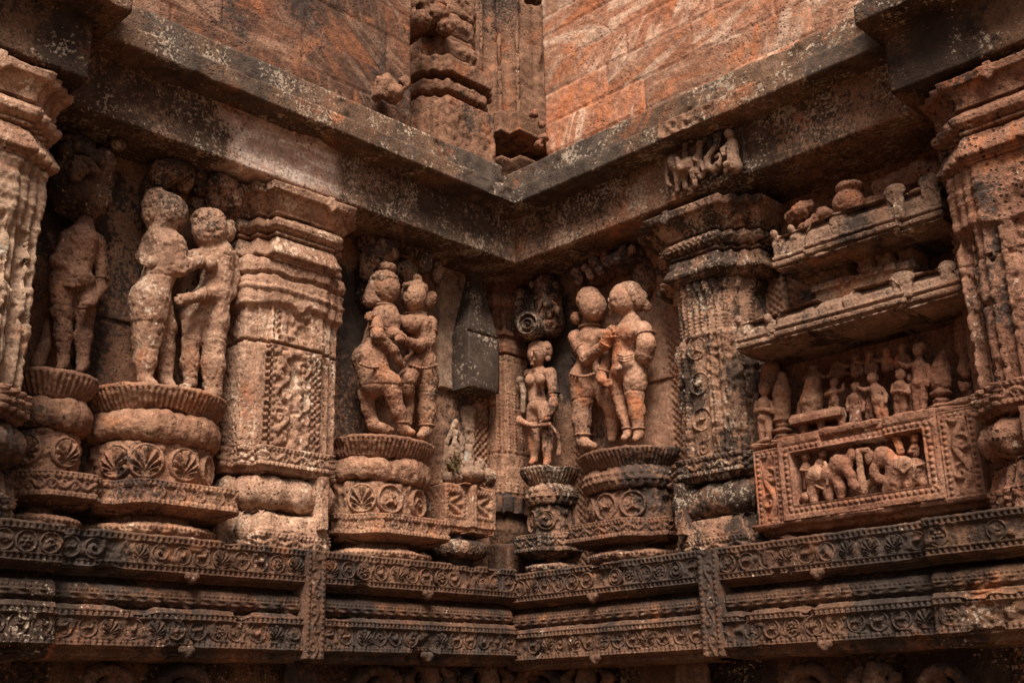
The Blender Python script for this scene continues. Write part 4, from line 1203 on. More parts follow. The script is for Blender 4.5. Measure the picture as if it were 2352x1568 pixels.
c.limb([(528, 590, D), (532, 640, D - .02), (526, 672, D)], [18, 17, 16]).limb([(526, 672, D + .02), (466, 677, D + .11), (425, 688, D + .13)], [16, 13, 13])
fingers(c, (424, 687, D + .13), (-20, 0), ln=22, r=4, spread=6)
c.limb([(430, 694, D + .13), (417, 700, D + .12)], [4.5, 3], k=.004)
c.limb([(472, 585, D + .03), (420, 590, D + .02), (345, 604, D + .05)], [16, 14, 14])
fingers(c, (338, 600, D + .05), (-14, -6), ln=18, r=4.2, spread=6.5)
c.limb([(491, 690, D), (491, 740, D), (490, 778, D)], [36, 32, 28]).limb([(489, 786, D), (488, 840, D), (488, 900, D)], [27, 26, 20]).limb([(487, 908, D), (470, 912, D + .09)], [14, 10])
c.limb([(462, 690, D - .04), (443, 728, D - .02), (439, 774, D)], [28, 25, 20]).limb([(438, 786, D), (436, 830, D), (436, 880, D)], [20, 19, 14]).limb([(436, 886, D), (418, 892, D + .07)], [12, 9])
c.mesh('body', M_TAN, t, 0.0065, 0.007, 10, 22, dmin=0.02, joints=(P('L', 490, 783, D)[2],), pock=0.006)
c = Clay('L', 0.015)
c.ball((478, 512, D + .03), 38, 32, 40).ball((526, 520, D), 16, 14, 14).limb([(455, 498, D + .05), (500, 500, D + .03)], [10, 12])
c.mesh('hair', M_TAN, t, 0.007, 0.012, 22, 6, pock=0.01)
ring_at('L', (464, 677, D + .11), 15, 3, M_TAN, t, tilt=math.pi / 2)

def foliage(label, w, items, mat, seed, k=0.02, group='carved leaf canopies over the statues', grooves=True, name='leaf_canopy'):
    c = Clay(w, k)
    for it in items:
        px, py, d, rx, rz = it[:5]
        c.ball((px, py, d), rx, rz, min(rx, rz) * 1.1, tilt=it[5] if len(it) > 5 else 0.0)
    o = c.mesh(name, mat, None, 0.0075, 0.012, 13, seed, dmin=-0.02, pock=0.012)
    return tag(o, label, 'canopy', group)
foliage('leaf canopy with two rounded clumps over the far left couple', 'L',
        [(398, 392, .22, 44, 28, -.2), (370, 400, .18, 26, 34), (425, 405, .18, 22, 44), (440, 378, .15, 20, 26), (385, 420, .1, 45, 26), (462, 405, .18, 17, 20), (463, 430, .16, 18, 20),
         (512, 430, .26, 36, 28, .3), (528, 450, .24, 30, 40), (500, 465, .2, 28, 26), (524, 485, .18, 26, 26), (340, 450, .05, 22, 50), (330, 500, .04, 26, 36), (485, 480, .05, 60, 30)], M_LICHEN, 3, k=.012)
foliage('dark drooping leaf canopy over the headless single figure', 'L',
        [(180, 330, .2, 38, 22), (160, 350, .24, 24, 24), (200, 355, .3, 40, 20, .3), (225, 395, .2, 34, 55, .2), (200, 380, .34, 34, 14, .3), (176, 395, .36, 17, 24, .5), (182, 382, .38, 22, 12, .3), (165, 440, .2, 45, 45), (210, 455, .2, 40, 50),
         (175, 485, .14, 50, 24), (245, 365, .1, 20, 30), (272, 332, .25, 18, 17), (150, 400, .2, 28, 40), (232, 440, .2, 24, 52, .15)], M_DARK, 4, k=.012)  # the shade this canopy stands in is put into its dark stone colour

# --- headless single figure at the far left
t = statue('statue', 'headless weathered figure standing with one hand on its hip near the left edge', 'L', (165, 850, 0.2))
D = 0.2
c = Clay('L', 0.025)
c.limb([(196, 512, D), (192, 530, D)], [17, 24]).limb([(188, 552, D + .02), (180, 600, D), (172, 622, D)], [34, 28, 28]).limb([(160, 548, D), (220, 556, D)], [16, 18])
c.limb([(155, 546, D), (128, 602, D + .02), (148, 612, D + .07)], [15, 12, 10]).limb([(222, 560, D), (232, 605, D), (232, 662, D), (212, 694, D + .08)], [17, 13, 12, 10])
c.limb([(205, 698, D + .1), (190, 702, D + .1)], [11, 8])
fingers(c, (190, 702, D + .1), (-10, 1), ln=12, r=3.2, spread=4.4)
c.ball((165, 642, D), 47, 30, 40).limb([(140, 655, D), (142, 715, D), (145, 770, D), (146, 826, D)], [27, 23, 18, 12]).limb([(188, 655, D), (194, 715, D), (192, 775, D), (190, 832, D)], [26, 21, 18, 12])
c.limb([(146, 834, D), (138, 844, D + .07)], [12, 9]).limb([(190, 838, D), (184, 850, D + .07)], [12, 9])
c.mesh('body', M_BROWN, t, 0.007, 0.006, 11, 31, dmin=0.0, joints=(P('L', 146, 707, D)[2],), pock=0.006)
c = Clay('L', 0.015)
c.limb([(120, 652, D), (165, 657, D + .10), (210, 652, D + .03)], [5, 5, 5]).limb([(122, 640, D), (165, 645, D + .10), (208, 640, D + .03)], [5, 5, 5])
c.limb([(112, 740, D - .1), (100, 800, D - .08), (84, 838, D - .04)], [10, 13, 15])
c.mesh('waist_cloth', M_BROWN, t, 0.007, 0.004, 14, 6)
ring_at('L', (233, 640, D), 13, 3, M_BROWN, t)

# --- embracing couple left of the corner
t = statue('statue', 'figure with a top knot on the left of the embracing couple by the black block', 'L', (880, 990, 0.22))
D = 0.22
c = Clay('L', 0.025)
c.ball((886, 664, D + .04), 31, 34, 34).limb([(878, 692, D), (880, 706, D)], [18, 22])
c.limb([(884, 728, D + .02), (866, 772, D), (856, 805, D)], [33, 27, 30]).ball((902, 738, D + .07), 19, 21, 17).ball((838, 822, D), 28, 30, 34)
c.limb([(856, 820, D), (856, 850, D + .02), (858, 882, D + .03)], [36, 35, 30])
c.limb([(850, 880, D - .04), (843, 905, D - .05), (846, 940, D - .05), (857, 972, D - .04)], [24, 19, 15, 13]).limb([(858, 976, D - .03), (884, 984, D + .05), (900, 987, D + .07)], [13, 10, 6])
c.limb([(866, 862, D + .06), (898, 880, D + .11), (902, 900, D + .11)], [28, 22, 19]).limb([(902, 904, D + .11), (914, 945, D + .10), (926, 980, D + .10)], [20, 17, 12]).limb([(926, 986, D + .10), (948, 993, D + .15)], [12, 7])
c.limb([(864, 740, D + .06), (868, 770, D + .12), (900, 802, D + .14)], [17, 15, 11]).limb([(904, 806, D + .14), (914, 828, D + .13), (922, 838, D + .12)], [10, 9, 6])
fingers(c, (922, 836, D + .12), (8, 3), ln=10, r=2.6, spread=3.6)
c.limb([(903, 738, D + .04), (905, 768, D + .10), (920, 768, D + .12)], [14, 11, 9])
c.mesh('body', M_TAN2, t, 0.0065, 0.006, 11, 41, dmin=0.0, joints=(P('L', 860, 893, D)[2],), pock=0.005)
c = Clay('L', 0.012)
c.ball((890, 615, D + .04), 20, 12, 18).limb([(862, 652, D), (850, 690, D - .02)], [16, 18]).ball((882, 644, D + .03), 32, 20, 34).limb([(870, 690, D + .03), (850, 694, D)], [8, 10])
c.mesh('hair', M_TAN, t, 0.0065, 0.010, 22, 5, pock=0.008)
ring_at('L', (906, 806, D + .14), 11, 3.2, M_TAN2, t, tilt=0.8)
ring_at('L', (857, 970, D - .04), 14.5, 2.6, M_TAN2, t, 'anklet')
ring_at('L', (924, 972, D + .10), 14.5, 2.6, M_TAN2, t, 'anklet')
ring_at('L', (866, 756, D + .09), 17.5, 2.6, M_TAN2, t, 'armlet', tilt=0.1)
ring_at('L', (881, 706, D + .01), 25, 3, M_TAN2, t, 'necklace', flat=1.0)
c = Clay('L', 0.004)
for i in range(10): c.ball((828 + 6.5 * i, 836 + 8 * math.sin(i * .35), D + .115 + .012 * math.sin(i * .35)), 4.2, 4.2, 5)
c.mesh('belt', M_TAN2, t, 0.0055, 0.002, 14, 3)
t = statue('statue', 'stone figure on the right of the embracing couple with one arm bent across', 'L', (975, 1000, 0.22))
c = Clay('L', 0.025)
c.ball((950, 682, D + .05), 27, 33, 30).limb([(952, 710, D), (954, 724, D)], [18, 24]).ball((945, 744, D + .08), 24, 22, 18).limb([(960, 748, D + .02), (962, 800, D + .01), (968, 822, D)], [30, 27, 29])
c.limb([(988, 742, D + .02), (984, 782, D + .05), (960, 794, D + .10), (918, 778, D + .15)], [16, 15, 13, 10])
fingers(c, (918, 778, D + .15), (-10, -5), ln=11, r=2.8, spread=4)
c.limb([(930, 738, D + .02), (880, 728, D + .02), (850, 726, D + .06)], [13, 12, 11])
fingers(c, (853, 726, D + .09), (-12, 1), ln=15, r=2.9, spread=5)
c.limb([(972, 835, D), (979, 870, D), (980, 902, D)], [31, 27, 24]).limb([(980, 908, D), (980, 945, D), (978, 984, D)], [22, 20, 14]).limb([(978, 992, D), (966, 1000, D + .08)], [14, 9])
c.limb([(948, 838, D + .02), (934, 875, D + .07), (936, 896, D + .06)], [25, 21, 17]).limb([(938, 902, D + .03), (937, 940, D), (936, 970, D)], [14, 13, 11])
c.mesh('body', M_TAN2, t, 0.0065, 0.006, 11, 42, dmin=0.0, joints=(P('L', 980, 905, D)[2],), pock=0.005)
c = Clay('L', 0.012)
c.ball((952, 668, D + .03), 29, 24, 30).ball((988, 688, D), 14, 22, 14, tilt=.4).limb([(930, 655, D + .06), (975, 658, D + .05)], [7, 7]).limb([(958, 640, D + .05), (964, 655, D + .06)], [10, 8])
c.mesh('hair', M_TAN2, t, 0.0065, 0.010, 22, 7, pock=0.008)
ring_at('L', (979, 978, 0.22), 16.5, 2.6, M_TAN2, t, 'anklet')
ring_at('L', (987, 762, 0.25), 17.5, 2.6, M_TAN2, t, 'armlet', tilt=0.1)
ring_at('L', (926, 780, 0.365), 12, 2.6, M_TAN2, t, 'bracelet', tilt=1.3)
ring_at('L', (953, 724, 0.22), 25, 3, M_TAN2, t, 'necklace')
c = Clay('L', 0.004)
for i in range(9): c.ball((942 + 7.5 * i, 838 + 7 * math.sin(i * .39), 0.325 + .012 * math.sin(i * .39)), 4.2, 4.2, 5)
c.mesh('belt', M_TAN2, t, 0.0055, 0.002, 14, 3)
foliage('blackened leaf canopy with hanging pointed leaves over the embracing couple', 'L',
        [(890, 575, .24, 32, 20, .5), (868, 590, .2, 26, 24, .4), (845, 610, .12, 22, 40), (905, 558, .16, 28, 16), (935, 575, .1, 30, 24), (978, 605, .25, 15, 25), (1005, 630, .2, 14, 32), (1000, 580, .18, 20, 14, -.5), (1018, 590, .15, 10, 22),
         (845, 560, .1, 24, 30), (930, 625, .06, 30, 26), (960, 560, .08, 40, 16), (835, 660, .03, 20, 50)], M_LICHEN, 5, k=.008)

# --- lone woman in the corner
t = statue('statue', 'slim woman statue with a carved face standing alone beside the corner', 'R', (1243, 1062, 0.17))
D = 0.17
c = Clay('R', 0.014)
c.ball((1232, 813, D + .04), 20, 27, 22).limb([(1236, 836, D + .01), (1237, 850, D)], [11, 14])
c.limb([(1237, 866, D), (1231, 900, D), (1236, 925, D)], [25, 18, 22]).limb([(1213, 858, D), (1262, 858, D)], [11, 13])
c.ball((1218, 873, D + .07), 13, 14, 12, k=.008).ball((1240, 872, D + .08), 13, 14, 12, k=.008).ball((1238, 935, D), 27, 20, 24)
c.limb([(1264, 858, D), (1272, 900, D), (1271, 932, D + .03), (1256, 962, D + .07)], [14, 11, 11, 8])
fingers(c, (1254, 962, D + .07), (-6, 8), ln=11, r=2.4, spread=3.4)
c.limb([(1228, 942, D), (1226, 990, D), (1227, 1030, D), (1227, 1054, D)], [19, 16, 12, 8]).limb([(1252, 942, D), (1258, 990, D), (1258, 1030, D), (1257, 1058, D)], [19, 16, 12, 8])
c.limb([(1227, 1056, D), (1220, 1062, D + .08)], [8, 6]).limb([(1257, 1060, D), (1252, 1067, D + .08)], [8, 6])
# the face: brow, nose, lips, chin, sunken eyes turned to the left
F0 = D + .11
c.limb([(1217, 805, F0 - .015), (1225, 803, F0 + .01), (1238, 804, F0 - .005)], [2.2, 2.4, 2], k=.006).limb([(1223, 805, F0 + .008), (1221, 817, F0 + .022)], [2.2, 3.4], k=.006)
c.limb([(1218, 825, F0 + .004), (1228, 825, F0 + .006)], [2.2, 2.2], k=.004).limb([(1219, 829, F0), (1227, 829, F0 + .003)], [2.2, 2.2], k=.004).ball((1223, 836, F0 - .005), 6, 4.5, 5, k=.008)
c.ball((1217, 810, F0 - .006), 3.2, 1.8, 2.4, k=.003).ball((1231, 810, F0 - .002), 4.2, 1.9, 2.4, k=.003)
c.mesh('body', M_SMOOTH, t, 0.0055, 0.003, 12, 51, dmin=0.0, joints=(P('R', 1270, 915, D)[2], P('R', 1228, 972, D)[2]))
c = Clay('R', 0.008)
c.ball((1235, 800, D + .02), 22, 18, 24).ball((1256, 805, D - .01), 12, 22, 14).ball((1259, 823, D + .02), 7, 7, 6).ball((1258, 797, D + .05), 6, 7, 5)
c.mesh('hair', M_SMOOTH, t, 0.006, 0.004, 18, 4)
ring_at('R', (1273, 903, D), 12.5, 2.2, M_SMOOTH, t)
c = Clay('R', 0.008)
c.limb([(1196, 878, D), (1203, 900, D), (1202, 945, D)], [8, 7, 6]).ball((1195, 873, D + .01), 10, 9, 9)
c.mesh('broken_arm', M_PALE, t, 0.006, 0.004, 14, 3)
c = Clay('R', 0.008)
c.limb([(1196, 968, D + .06), (1228, 979, D + .09), (1262, 974, D + .07)], [8, 4.6, 5]).ball((1193, 966, D + .06), 8, 12, 9)
c.limb([(1262, 976, D + .06), (1280, 996, D + .03), (1285, 1020, D), (1284, 1042, D)], [5, 4.5, 4.5, 6])
c.mesh('sash', M_SMOOTH, t, 0.006, 0.004, 14, 4)
# round drum boss and creeper above her
t = thing('lintel_boss', 'blackened block with a ringed round boss above the lone woman', 'boss', 'R', P('R', 1235, 770, 0.2))
c = Clay('R', 0.02)
a = P('R', 1235, 745, 0.12)
c.limb([(1200, 680, .12), (1200, 750, .12)], [20, 24]).limb([(1255, 660, .10), (1262, 745, .12)], [30, 34]).limb([(1215, 745, .16), (1225, 748, .2)], [32, 32]).ball((1240, 720, .1), 50, 55, 30)
c.mesh('block', M_LICHEN, t, 0.008, 0.012, 13, 8, dmin=-0.02, pock=0.012)
p = P('R', 1212, 744, 0.34)
nr, nt = 30, 48
rr, tt = np.meshgrid(np.linspace(0, 1, nr), np.linspace(0, 2 * np.pi, nt), indexing='ij')
R_ = 30 * mpp('R', p)
H = 0.020 * np.cos(rr * 16) * (rr < 0.98) + 0.02 * np.clip(1 - (rr / 0.2) ** 2, 0, 1) - 0.12 * (rr > 0.985) 
ca, sa = math.cos(-0.36), math.sin(-0.36)
lx, lz = rr * R_ * np.cos(tt), rr * R_ * np.sin(tt)
G = np.stack([p[0] + lx * ca - H * sa, p[1] + lx * sa * 1.0 + H * ca, p[2] + lz], -1)
G[..., 1] += 0.005 * noise(G.reshape(-1, 3), 30, 4).reshape(rr.shape)
new_mesh('ringed_disc', to_world('R', G).reshape(-1, 3), grid_faces(nr, nt), M_LICHEN, t, True)
c = Clay('R', 0.008)
c.ball((1250, 668, .24), 9, 10, 9).limb([(1252, 682, .24), (1258, 700, .25), (1262, 725, .22)], [8, 9, 6]).limb([(1245, 690, .24), (1238, 710, .24)], [5, 4]).limb([(1262, 690, .24), (1275, 700, .2), (1280, 720, .2)], [5, 5, 4])
for i in range(14):
    c.ball((1222 + 9 * (i % 7) + 3 * (i // 7), 655 + 30 * (i % 3) + 26 * (i // 7), .2), 7 + i % 3, 10, 8, tilt=i)
c.mesh('creeper_relief', M_LICHEN, t, 0.0065, 0.005, 14, 3, pock=0.006)

# --- standing couple right of the corner
t = statue('statue', 'figure with a side hair bun, left one of the couple right of the corner', 'R', (1345, 1025, 0.2))
D = 0.2
c = Clay('R', 0.022)
c.ball((1362, 704, D + .05), 30, 34, 33).limb([(1356, 738, D), (1356, 752, D)], [17, 22]).limb([(1322, 775, D), (1388, 772, D)], [18, 16]).limb([(1357, 782, D), (1350, 828, D), (1346, 850, D)], [33, 25, 27])
c.limb([(1322, 778, D + .03), (1348, 824, D + .10), (1389, 792, D + .15), (1398, 768, D + .16)], [17, 15, 12, 13])
fingers(c, (1400, 762, D + .17), (9, -8), ln=17, r=3.1, spread=5.2)
c.limb([(1404, 774, D + .17), (1414, 772, D + .17)], [3.6, 2.8], k=.004)
c.ball((1340, 868, D), 31, 34, 34).limb([(1342, 870, D), (1341, 900, D), (1340, 918, D)], [32, 29, 26]).limb([(1338, 924, D), (1336, 965, D), (1338, 1010, D)], [25, 22, 16]).limb([(1340, 1018, D), (1364, 1024, D + .09)], [14, 9])
c.limb([(1372, 865, D - .05), (1394, 912, D - .03), (1406, 936, D - .04), (1408, 970, D - .07), (1406, 1008, D - .08)], [26, 23, 19, 15, 10])
c.limb([(1402, 800, D + .02), (1392, 835, D + .06), (1382, 858, D + .10)], [15, 12, 10]).limb([(1380, 866, D + .10), (1384, 874, D + .12)], [12, 12])
fingers(c, (1390, 878, D + .12), (16, 3), ln=20, r=3.0, spread=4.4)
c.mesh('body', M_SMOOTH, t, 0.006, 0.005, 11, 61, dmin=0.03, joints=(P('R', 1340, 920, D)[2],), pock=0.004)
c = Clay('R', 0.01)
c.ball((1354, 690, D + .01), 31, 32, 30).ball((1324, 731, D), 14, 15, 14)
c.mesh('hair', M_SMOOTH, t, 0.0065, 0.006, 16, 5, pock=0.006)
ring_at('R', (1391, 790, D + .15), 12.5, 3, M_SMOOTH, t, tilt=-0.7)
ring_at('R', (1335, 802, D + .07), 17, 2.6, M_SMOOTH, t, 'armlet', tilt=0.7)
ring_at('R', (1338, 1000, D), 18.5, 2.8, M_SMOOTH, t, 'anklet')
ring_at('R', (1386, 850, D + .085), 12, 2.6, M_SMOOTH, t, tilt=-0.4)
ring_at('R', (1356, 752, D), 25, 2.8, M_SMOOTH, t, 'necklace')
c = Clay('R', 0.004)
for i in range(9): c.ball((1312 + 6.5 * i, 858 + 6 * math.sin(i * .39), D + .11 + .014 * math.sin(i * .39)), 4, 4, 5)
c.mesh('belt', M_SMOOTH, t, 0.0055, 0.002, 14, 3)
t = statue('statue', 'woman with large rounded head, right one of the couple right of the corner', 'R', (1450, 1010, 0.22))
D = 0.24
c = Clay('R', 0.022)
c.ball((1432, 688, D + .05), 31, 37, 34, tilt=.1).limb([(1446, 722, D), (1450, 740, D)], [19, 25]).limb([(1420, 758, D), (1478, 756, D)], [17, 19]).limb([(1447, 770, D), (1436, 802, D), (1436, 826, D)], [35, 27, 30])
c.ball((1408, 770, D + .07), 18, 19, 16, k=.01).ball((1440, 762, D + .08), 21, 22, 12, k=.01).ball((1434, 826, D + .05), 24, 20, 18)
c.limb([(1480, 762, D + .02), (1484, 790, D + .03), (1480, 815, D + .01), (1472, 826, D - .06)], [19, 21, 20, 14])
c.ball((1440, 850, D), 37, 26, 34).limb([(1458, 858, D), (1459, 880, D), (1457, 898, D)], [27, 26, 23]).limb([(1419, 862, D), (1416, 885, D), (1420, 902, D)], [20, 18, 15])
c.limb([(1457, 904, D), (1463, 945, D), (1467, 992, D)], [21, 18, 11]).limb([(1421, 908, D), (1430, 945, D), (1442, 990, D)], [15, 13, 9]).limb([(1467, 1000, D), (1460, 1007, D + .09)], [11, 8]).limb([(1442, 996, D), (1434, 1006, D + .08)], [9, 7])
c.ball((1423, 846, D + .11), 9, 9, 7, k=.008)
c.mesh('body', M_SMOOTH, t, 0.006, 0.005, 11, 62, dmin=0.03, joints=(P('R', 1457, 901, D)[2],), pock=0.004)
c = Clay('R', 0.012)
c.ball((1442, 678, D + .02), 36, 32, 34).ball((1468, 690, D), 22, 26, 22).ball((1486, 705, D - .02), 11, 12, 10).limb([(1405, 690, D + .06), (1403, 722, D + .03)], [9, 5])
c.mesh('hair', M_TAN, t, 0.0065, 0.007, 16, 8, pock=0.008)
ring_at('R', (1482, 768, D + .02), 20.5, 2.6, M_SMOOTH, t, 'armlet', tilt=0.15)
ring_at('R', (1466, 985, D), 14, 2.6, M_SMOOTH, t, 'anklet')
ring_at('R', (1441, 984, D), 11.5, 2.4, M_SMOOTH, t, 'anklet')
c = Clay('R', 0.006)
for i in range(3):
    c.limb([(1412, 812 + 6 * i, D + .08), (1434, 818 + 6 * i, D + .125), (1456, 812 + 6 * i, D + .09)], [2, 2.2, 2])
c.mesh('belt', M_SMOOTH, t, 0.006, 0.002)
r_ = random.Random(3)
its = []
for i in range(13):
    f = i / 12
    its.append((1322 + 130 * f + r_.uniform(-4, 4), 632 - 58 * f + r_.uniform(-7, 7) + (8 if i % 2 else -4), .24 + r_.uniform(-.02, .05), r_.uniform(9, 13), r_.uniform(11, 17), r_.uniform(-.6, .6)))
for i in range(9):
    f = i / 8
    its.append((1308 + 130 * f, 600 - 44 * f + r_.uniform(-3, 3), .16, 11, 10))
its += [(1385, 632, .1, 50, 20, .3), (1440, 600, .1, 46, 30, .2), (1350, 640, .06, 40, 20), (1480, 640, .06, 28, 50)]
foliage('canopy of two strings of bulging leaf bunches over the couple right of the corner', 'R', its, M_RUST, 6, k=.006)

# ---------------------------------------------------------------- black block, broken niche and corner piers
t = thing('hanging_block', 'tall black stained block with sloping sides hanging between the embracing couple and the corner', 'stone block', 'L', P('L', 1085, 915, 0.25))
a, b = P('L', 1033, 905, 0.03), P('L', 1140, 905, 0.20)
sa, sb = a[0], b[0]
M_SOOT = stone('black_soot_stone', (0.44, 0.31, 0.24), (0.32, 0.20, 0.15), rust_amt=0.15, black_amt=0.28, pale_amt=0.3, pit=0.2, bump=0.3, black=(0.020, 0.0135, 0.0105), grain=0.5, streak=1.2, over=0.15,
               sooty=[(0.22, -0.66, 3.80, 0.55), (0.22, -0.64, 4.02, 0.50), (0.2, -0.62, 4.2, 0.38), (0.2, -0.62, 4.36, 0.30), (0.2, -0.63, 4.52, 0.25), (0.2, -0.64, 4.68, 0.22)], soot=0.24)
zb_, zm, zt_ = a[2] + 0.02, P('L', 1085, 765, .2)[2], 4.72
def block_prof(U, Z, G):
    f = np.clip((Z - zm) / (zt_ - zm), 0, 1)
    return -0.15 * f
V = []
for z_, s1_, s0_, d_ in [(zb_, sa, sb, 0.23), (zb_ + 0.01, sa, sb, 0.235), (zm - 0.01, sa + 0.0, sb, 0.235), (zm, sa + 0.0, sb, 0.215), (zm + 0.012, sa + 0.0, sb, 0.23), (zt_, sa - 0.14, sb + 0.06, 0.13), (zt_ + 0.06, sa - 0.14, sb + 0.06, 0.13)]:
    V.append([(s1_, -0.02, z_), (s1_, d_, z_), (s0_, d_, z_), (s0_, -0.02, z_)])
def rows(rw, n):
    out = []
    for p_, q_ in zip(rw[:-1], rw[1:]):
        for j in range(n): out.append([tuple(np.array(x) + (np.array(y) - np.array(x)) * j / n) for x, y in zip(p_, q_)])
    return out + [rw[-1]]
V = rows(V, 10)
G = []
for rw in V:
    line = []
    for x, y in zip(rw[:-1], rw[1:]):
        for j in range(16): line.append(np.array(x) + (np.array(y) - np.array(x)) * j / 16)
    line.append(np.array(rw[-1])); G.append(line)
G = np.array(G)
lo = G[:1].copy(); lo[..., 1] = -0.02
G = np.concatenate([lo, G], 0)
G[1:, :, 1] += 0.012 * fbm(G[1:].reshape(-1, 3), 7, 3, 2).reshape(G[1:].shape[:2])
new_mesh('block', to_world('L', G).reshape(-1, 3), grid_faces(*G.shape[:2]), M_SOOT, t, True)

t = thing('niche_relief', 'broken relief remains with pale patches under the black hanging block', 'relief', 'L', P('L', 1060, 1100, 0.05))
c = Clay('L', 0.015)
d = 0.06
c.limb([(1020, 1085, d - .03), (1024, 1015, d - .03), (1045, 972, d - .03), (1060, 1010, d - .03), (1060, 1070, d - .03)], [8, 7, 7, 7, 8]).limb([(1030, 1060, d), (1042, 1020, d), (1050, 990, d)], [7, 6, 5]).ball((1048, 1035, d), 10, 22, 8)
c.limb([(1070, 1085, d - .03), (1078, 1020, d - .05), (1072, 950, d - .05)], [16, 13, 20]).limb([(1096, 935, d - .05), (1108, 960, d - .06), (1096, 1000, d - .07)], [12, 9, 5])
for i in range(5): c.limb([(1090 + 5 * i, 945, d - .05), (1084 + 4 * i, 990, d - .06)], [2.4, 2])
c.ball((1085, 1090, d), 34, 17, 24).ball((1040, 1098, d), 26, 13, 18).ball((1120, 1092, d - .02), 22, 17, 16).ball((1065, 1075, d - .02), 16, 20, 14).ball((1100, 1070, d - .03), 16, 22, 12)
c.mesh('broken_figures', M_PALE, t, 0.008, 0.012, 12, 6, dmin=-0.02, pock=0.01)
panel('niche_back', 'L', P('L', 1120, 1000, 0.02)[0], P('L', 1010, 1000, 0.02)[0], 3.1, 3.86, 0.02, M_WALL, t, lambda S, Z: 0.02 * np.clip(fbm(np.stack([S, Z, 0 * S], -1).reshape(-1, 3), 7, 3, 2).reshape(S.shape) * 3, -.4, 1), 0.01, 0.012, 6, 5)
a_ = P('L', 1088, 1000, 0.05)[0]; b_ = P('L', 1122, 1000, 0.05)[0]
panel('pierced_strip', 'L', b_, a_, 3.1, 3.84, 0.05, M_TAN2, t, lambda S, Z: pits(S, Z, 0.028, 0.024), 0.0075, 0.006, 8, 6)
a_ = P('L', 1012, 760, 0.06)[0]; b_ = P('L', 1075, 760, 0.06)[0]
panel('side_slab', 'L', b_, a_, 3.84, 4.78, 0.06, M_PALE, t, None, 0.010, 0.012, 5, 7, chips=0.01)

t = thing('carved_block', 'square orange carved block on a ring foot below the broken niche relief', 'stone block', 'L', P('L', 1085, 1230, 0.3))
a, b = P('L', 1025, 1180, .26), P('L', 1143, 1180, .30)
def blk_disp(U, Z, G):
    s = G[..., 0]
    h = 0
    for (u0, u1) in ((a[0] - 0.19, a[0] - 0.01), (b[0] + 0.02, b[0] + 0.2)):
        m = step(s, u0, u1) * step(Z, 2.86, 3.06) * (G[..., 1] > 0.15)
        e = np.minimum(np.minimum(s - u0, u1 - s), np.minimum(Z - 2.86, 3.06 - Z))
        bd = (e < 0.024)
        h = h + m * (bd * (beads(s + Z, 0 * Z, 0.0, 0.026, 0.01)) + (1 - bd) * (0.012 * np.sin((s - u0) * 50 + np.abs(Z - 2.96) * 90) - 0.01))
    return h
loft('body', 'L', [(a[0], -.03), (a[0], .25), (a[0] - 0.2, .25), (a[0] - 0.2, .31), (b[0] + 0.21, .31), (b[0] + 0.21, .28), (b[0], .28), (b[0], -.03)],
     [(2.76, -.08), (2.77, -.02), (2.80, -.01), (2.803, 0.0), (3.085, 0.0), (3.095, -.01), (3.1, -.1)], M_TAN2, t, 0.007, blk_disp, 0.008, 9, 3, chips=0.014)
loft('ring', 'L', halfround(a[0] + .01, b[0] - .01, .30, 2.4), [(2.60, -.1)] + [(2.66 + .055 * math.sin(q), -.04 + .05 * math.cos(q)) for q in np.linspace(-1.4, 1.4, 12)] + [(2.72, -.1)], M_LICHEN, t, 0.009, None, 0.012, 12, 4, chips=0.012)
loft('foot', 'L', halfround(a[0] - .08, b[0] + .08, .2, 2.4), [(2.44, 0), (2.62, 0)], M_BROWN, t, 0.012)
loft('neck', 'L', halfround(a[0] - .05, b[0] + .05, .22, 2.4), [(2.70, 0), (2.79, 0)], M_BROWN, t, 0.012)

t = thing('corner_colonnette', 'slender stacked colonnette with beaded strips in the inner corner', 'pillar', 'L', (0.2, 0.12, 2.45))
p0 = P('L', 1143, 900, .12)
cs1 = p0[0]
pl = [(cs1, -.03), (cs1, .10), (cs1 - .06, .10), (cs1 - .06, .14), (0.02, .14), (0.02, -.03)]
zz = lambda py: P('L', 1165, py, .14)[2]
M_COL = M_TAN2
bd = lambda U, Z, G: beads(Z, np.mod(G[..., 0], 0.07), 0.035, 0.026, 0.011) * (np.sin(Z * 9) > -0.5) - 0.008 * np.exp(-((np.mod(Z, 0.36) - 0.18) / 0.006) ** 2)
loft('shaft', 'L', pl, [(zz(1130), 0), (zz(815), 0), (zz(812), -.03)], M_COL, t, 0.0075, bd, 0.006, 8, 1, chips=0.01)
loft('moulding', 'L', pl, [(zz(812), -.03), (zz(810), .015), (zz(795), .02), (zz(785), .0), (zz(772), -.01), (zz(770), .012), (zz(760), .012), (zz(757), -.03), (zz(715), -.035), (zz(712), -.02), (zz(705), .01), (zz(690), .02), (zz(675), .0), (zz(672), -.03), (zz(668), -.02), (zz(650), -.015), (zz(640), -.03), (4.79, -.03)], M_RUST, t, 0.008, None, 0.008, 8, 2)
loft('base', 'L', pl, [(2.44, .02), (zz(1250), .02), (zz(1247), -.02), (zz(1215), .0), (zz(1190), -.01), (zz(1180), -.03), (zz(1178), .03), (zz(1140), .03), (zz(1136), .0), (zz(1130), 0)], M_BASE, t, 0.009, lambda U, Z, G: 0.01 * np.sin(U * 60) * step(Z, zz(1178), zz(1140)), 0.008, 8, 3, chips=0.012)

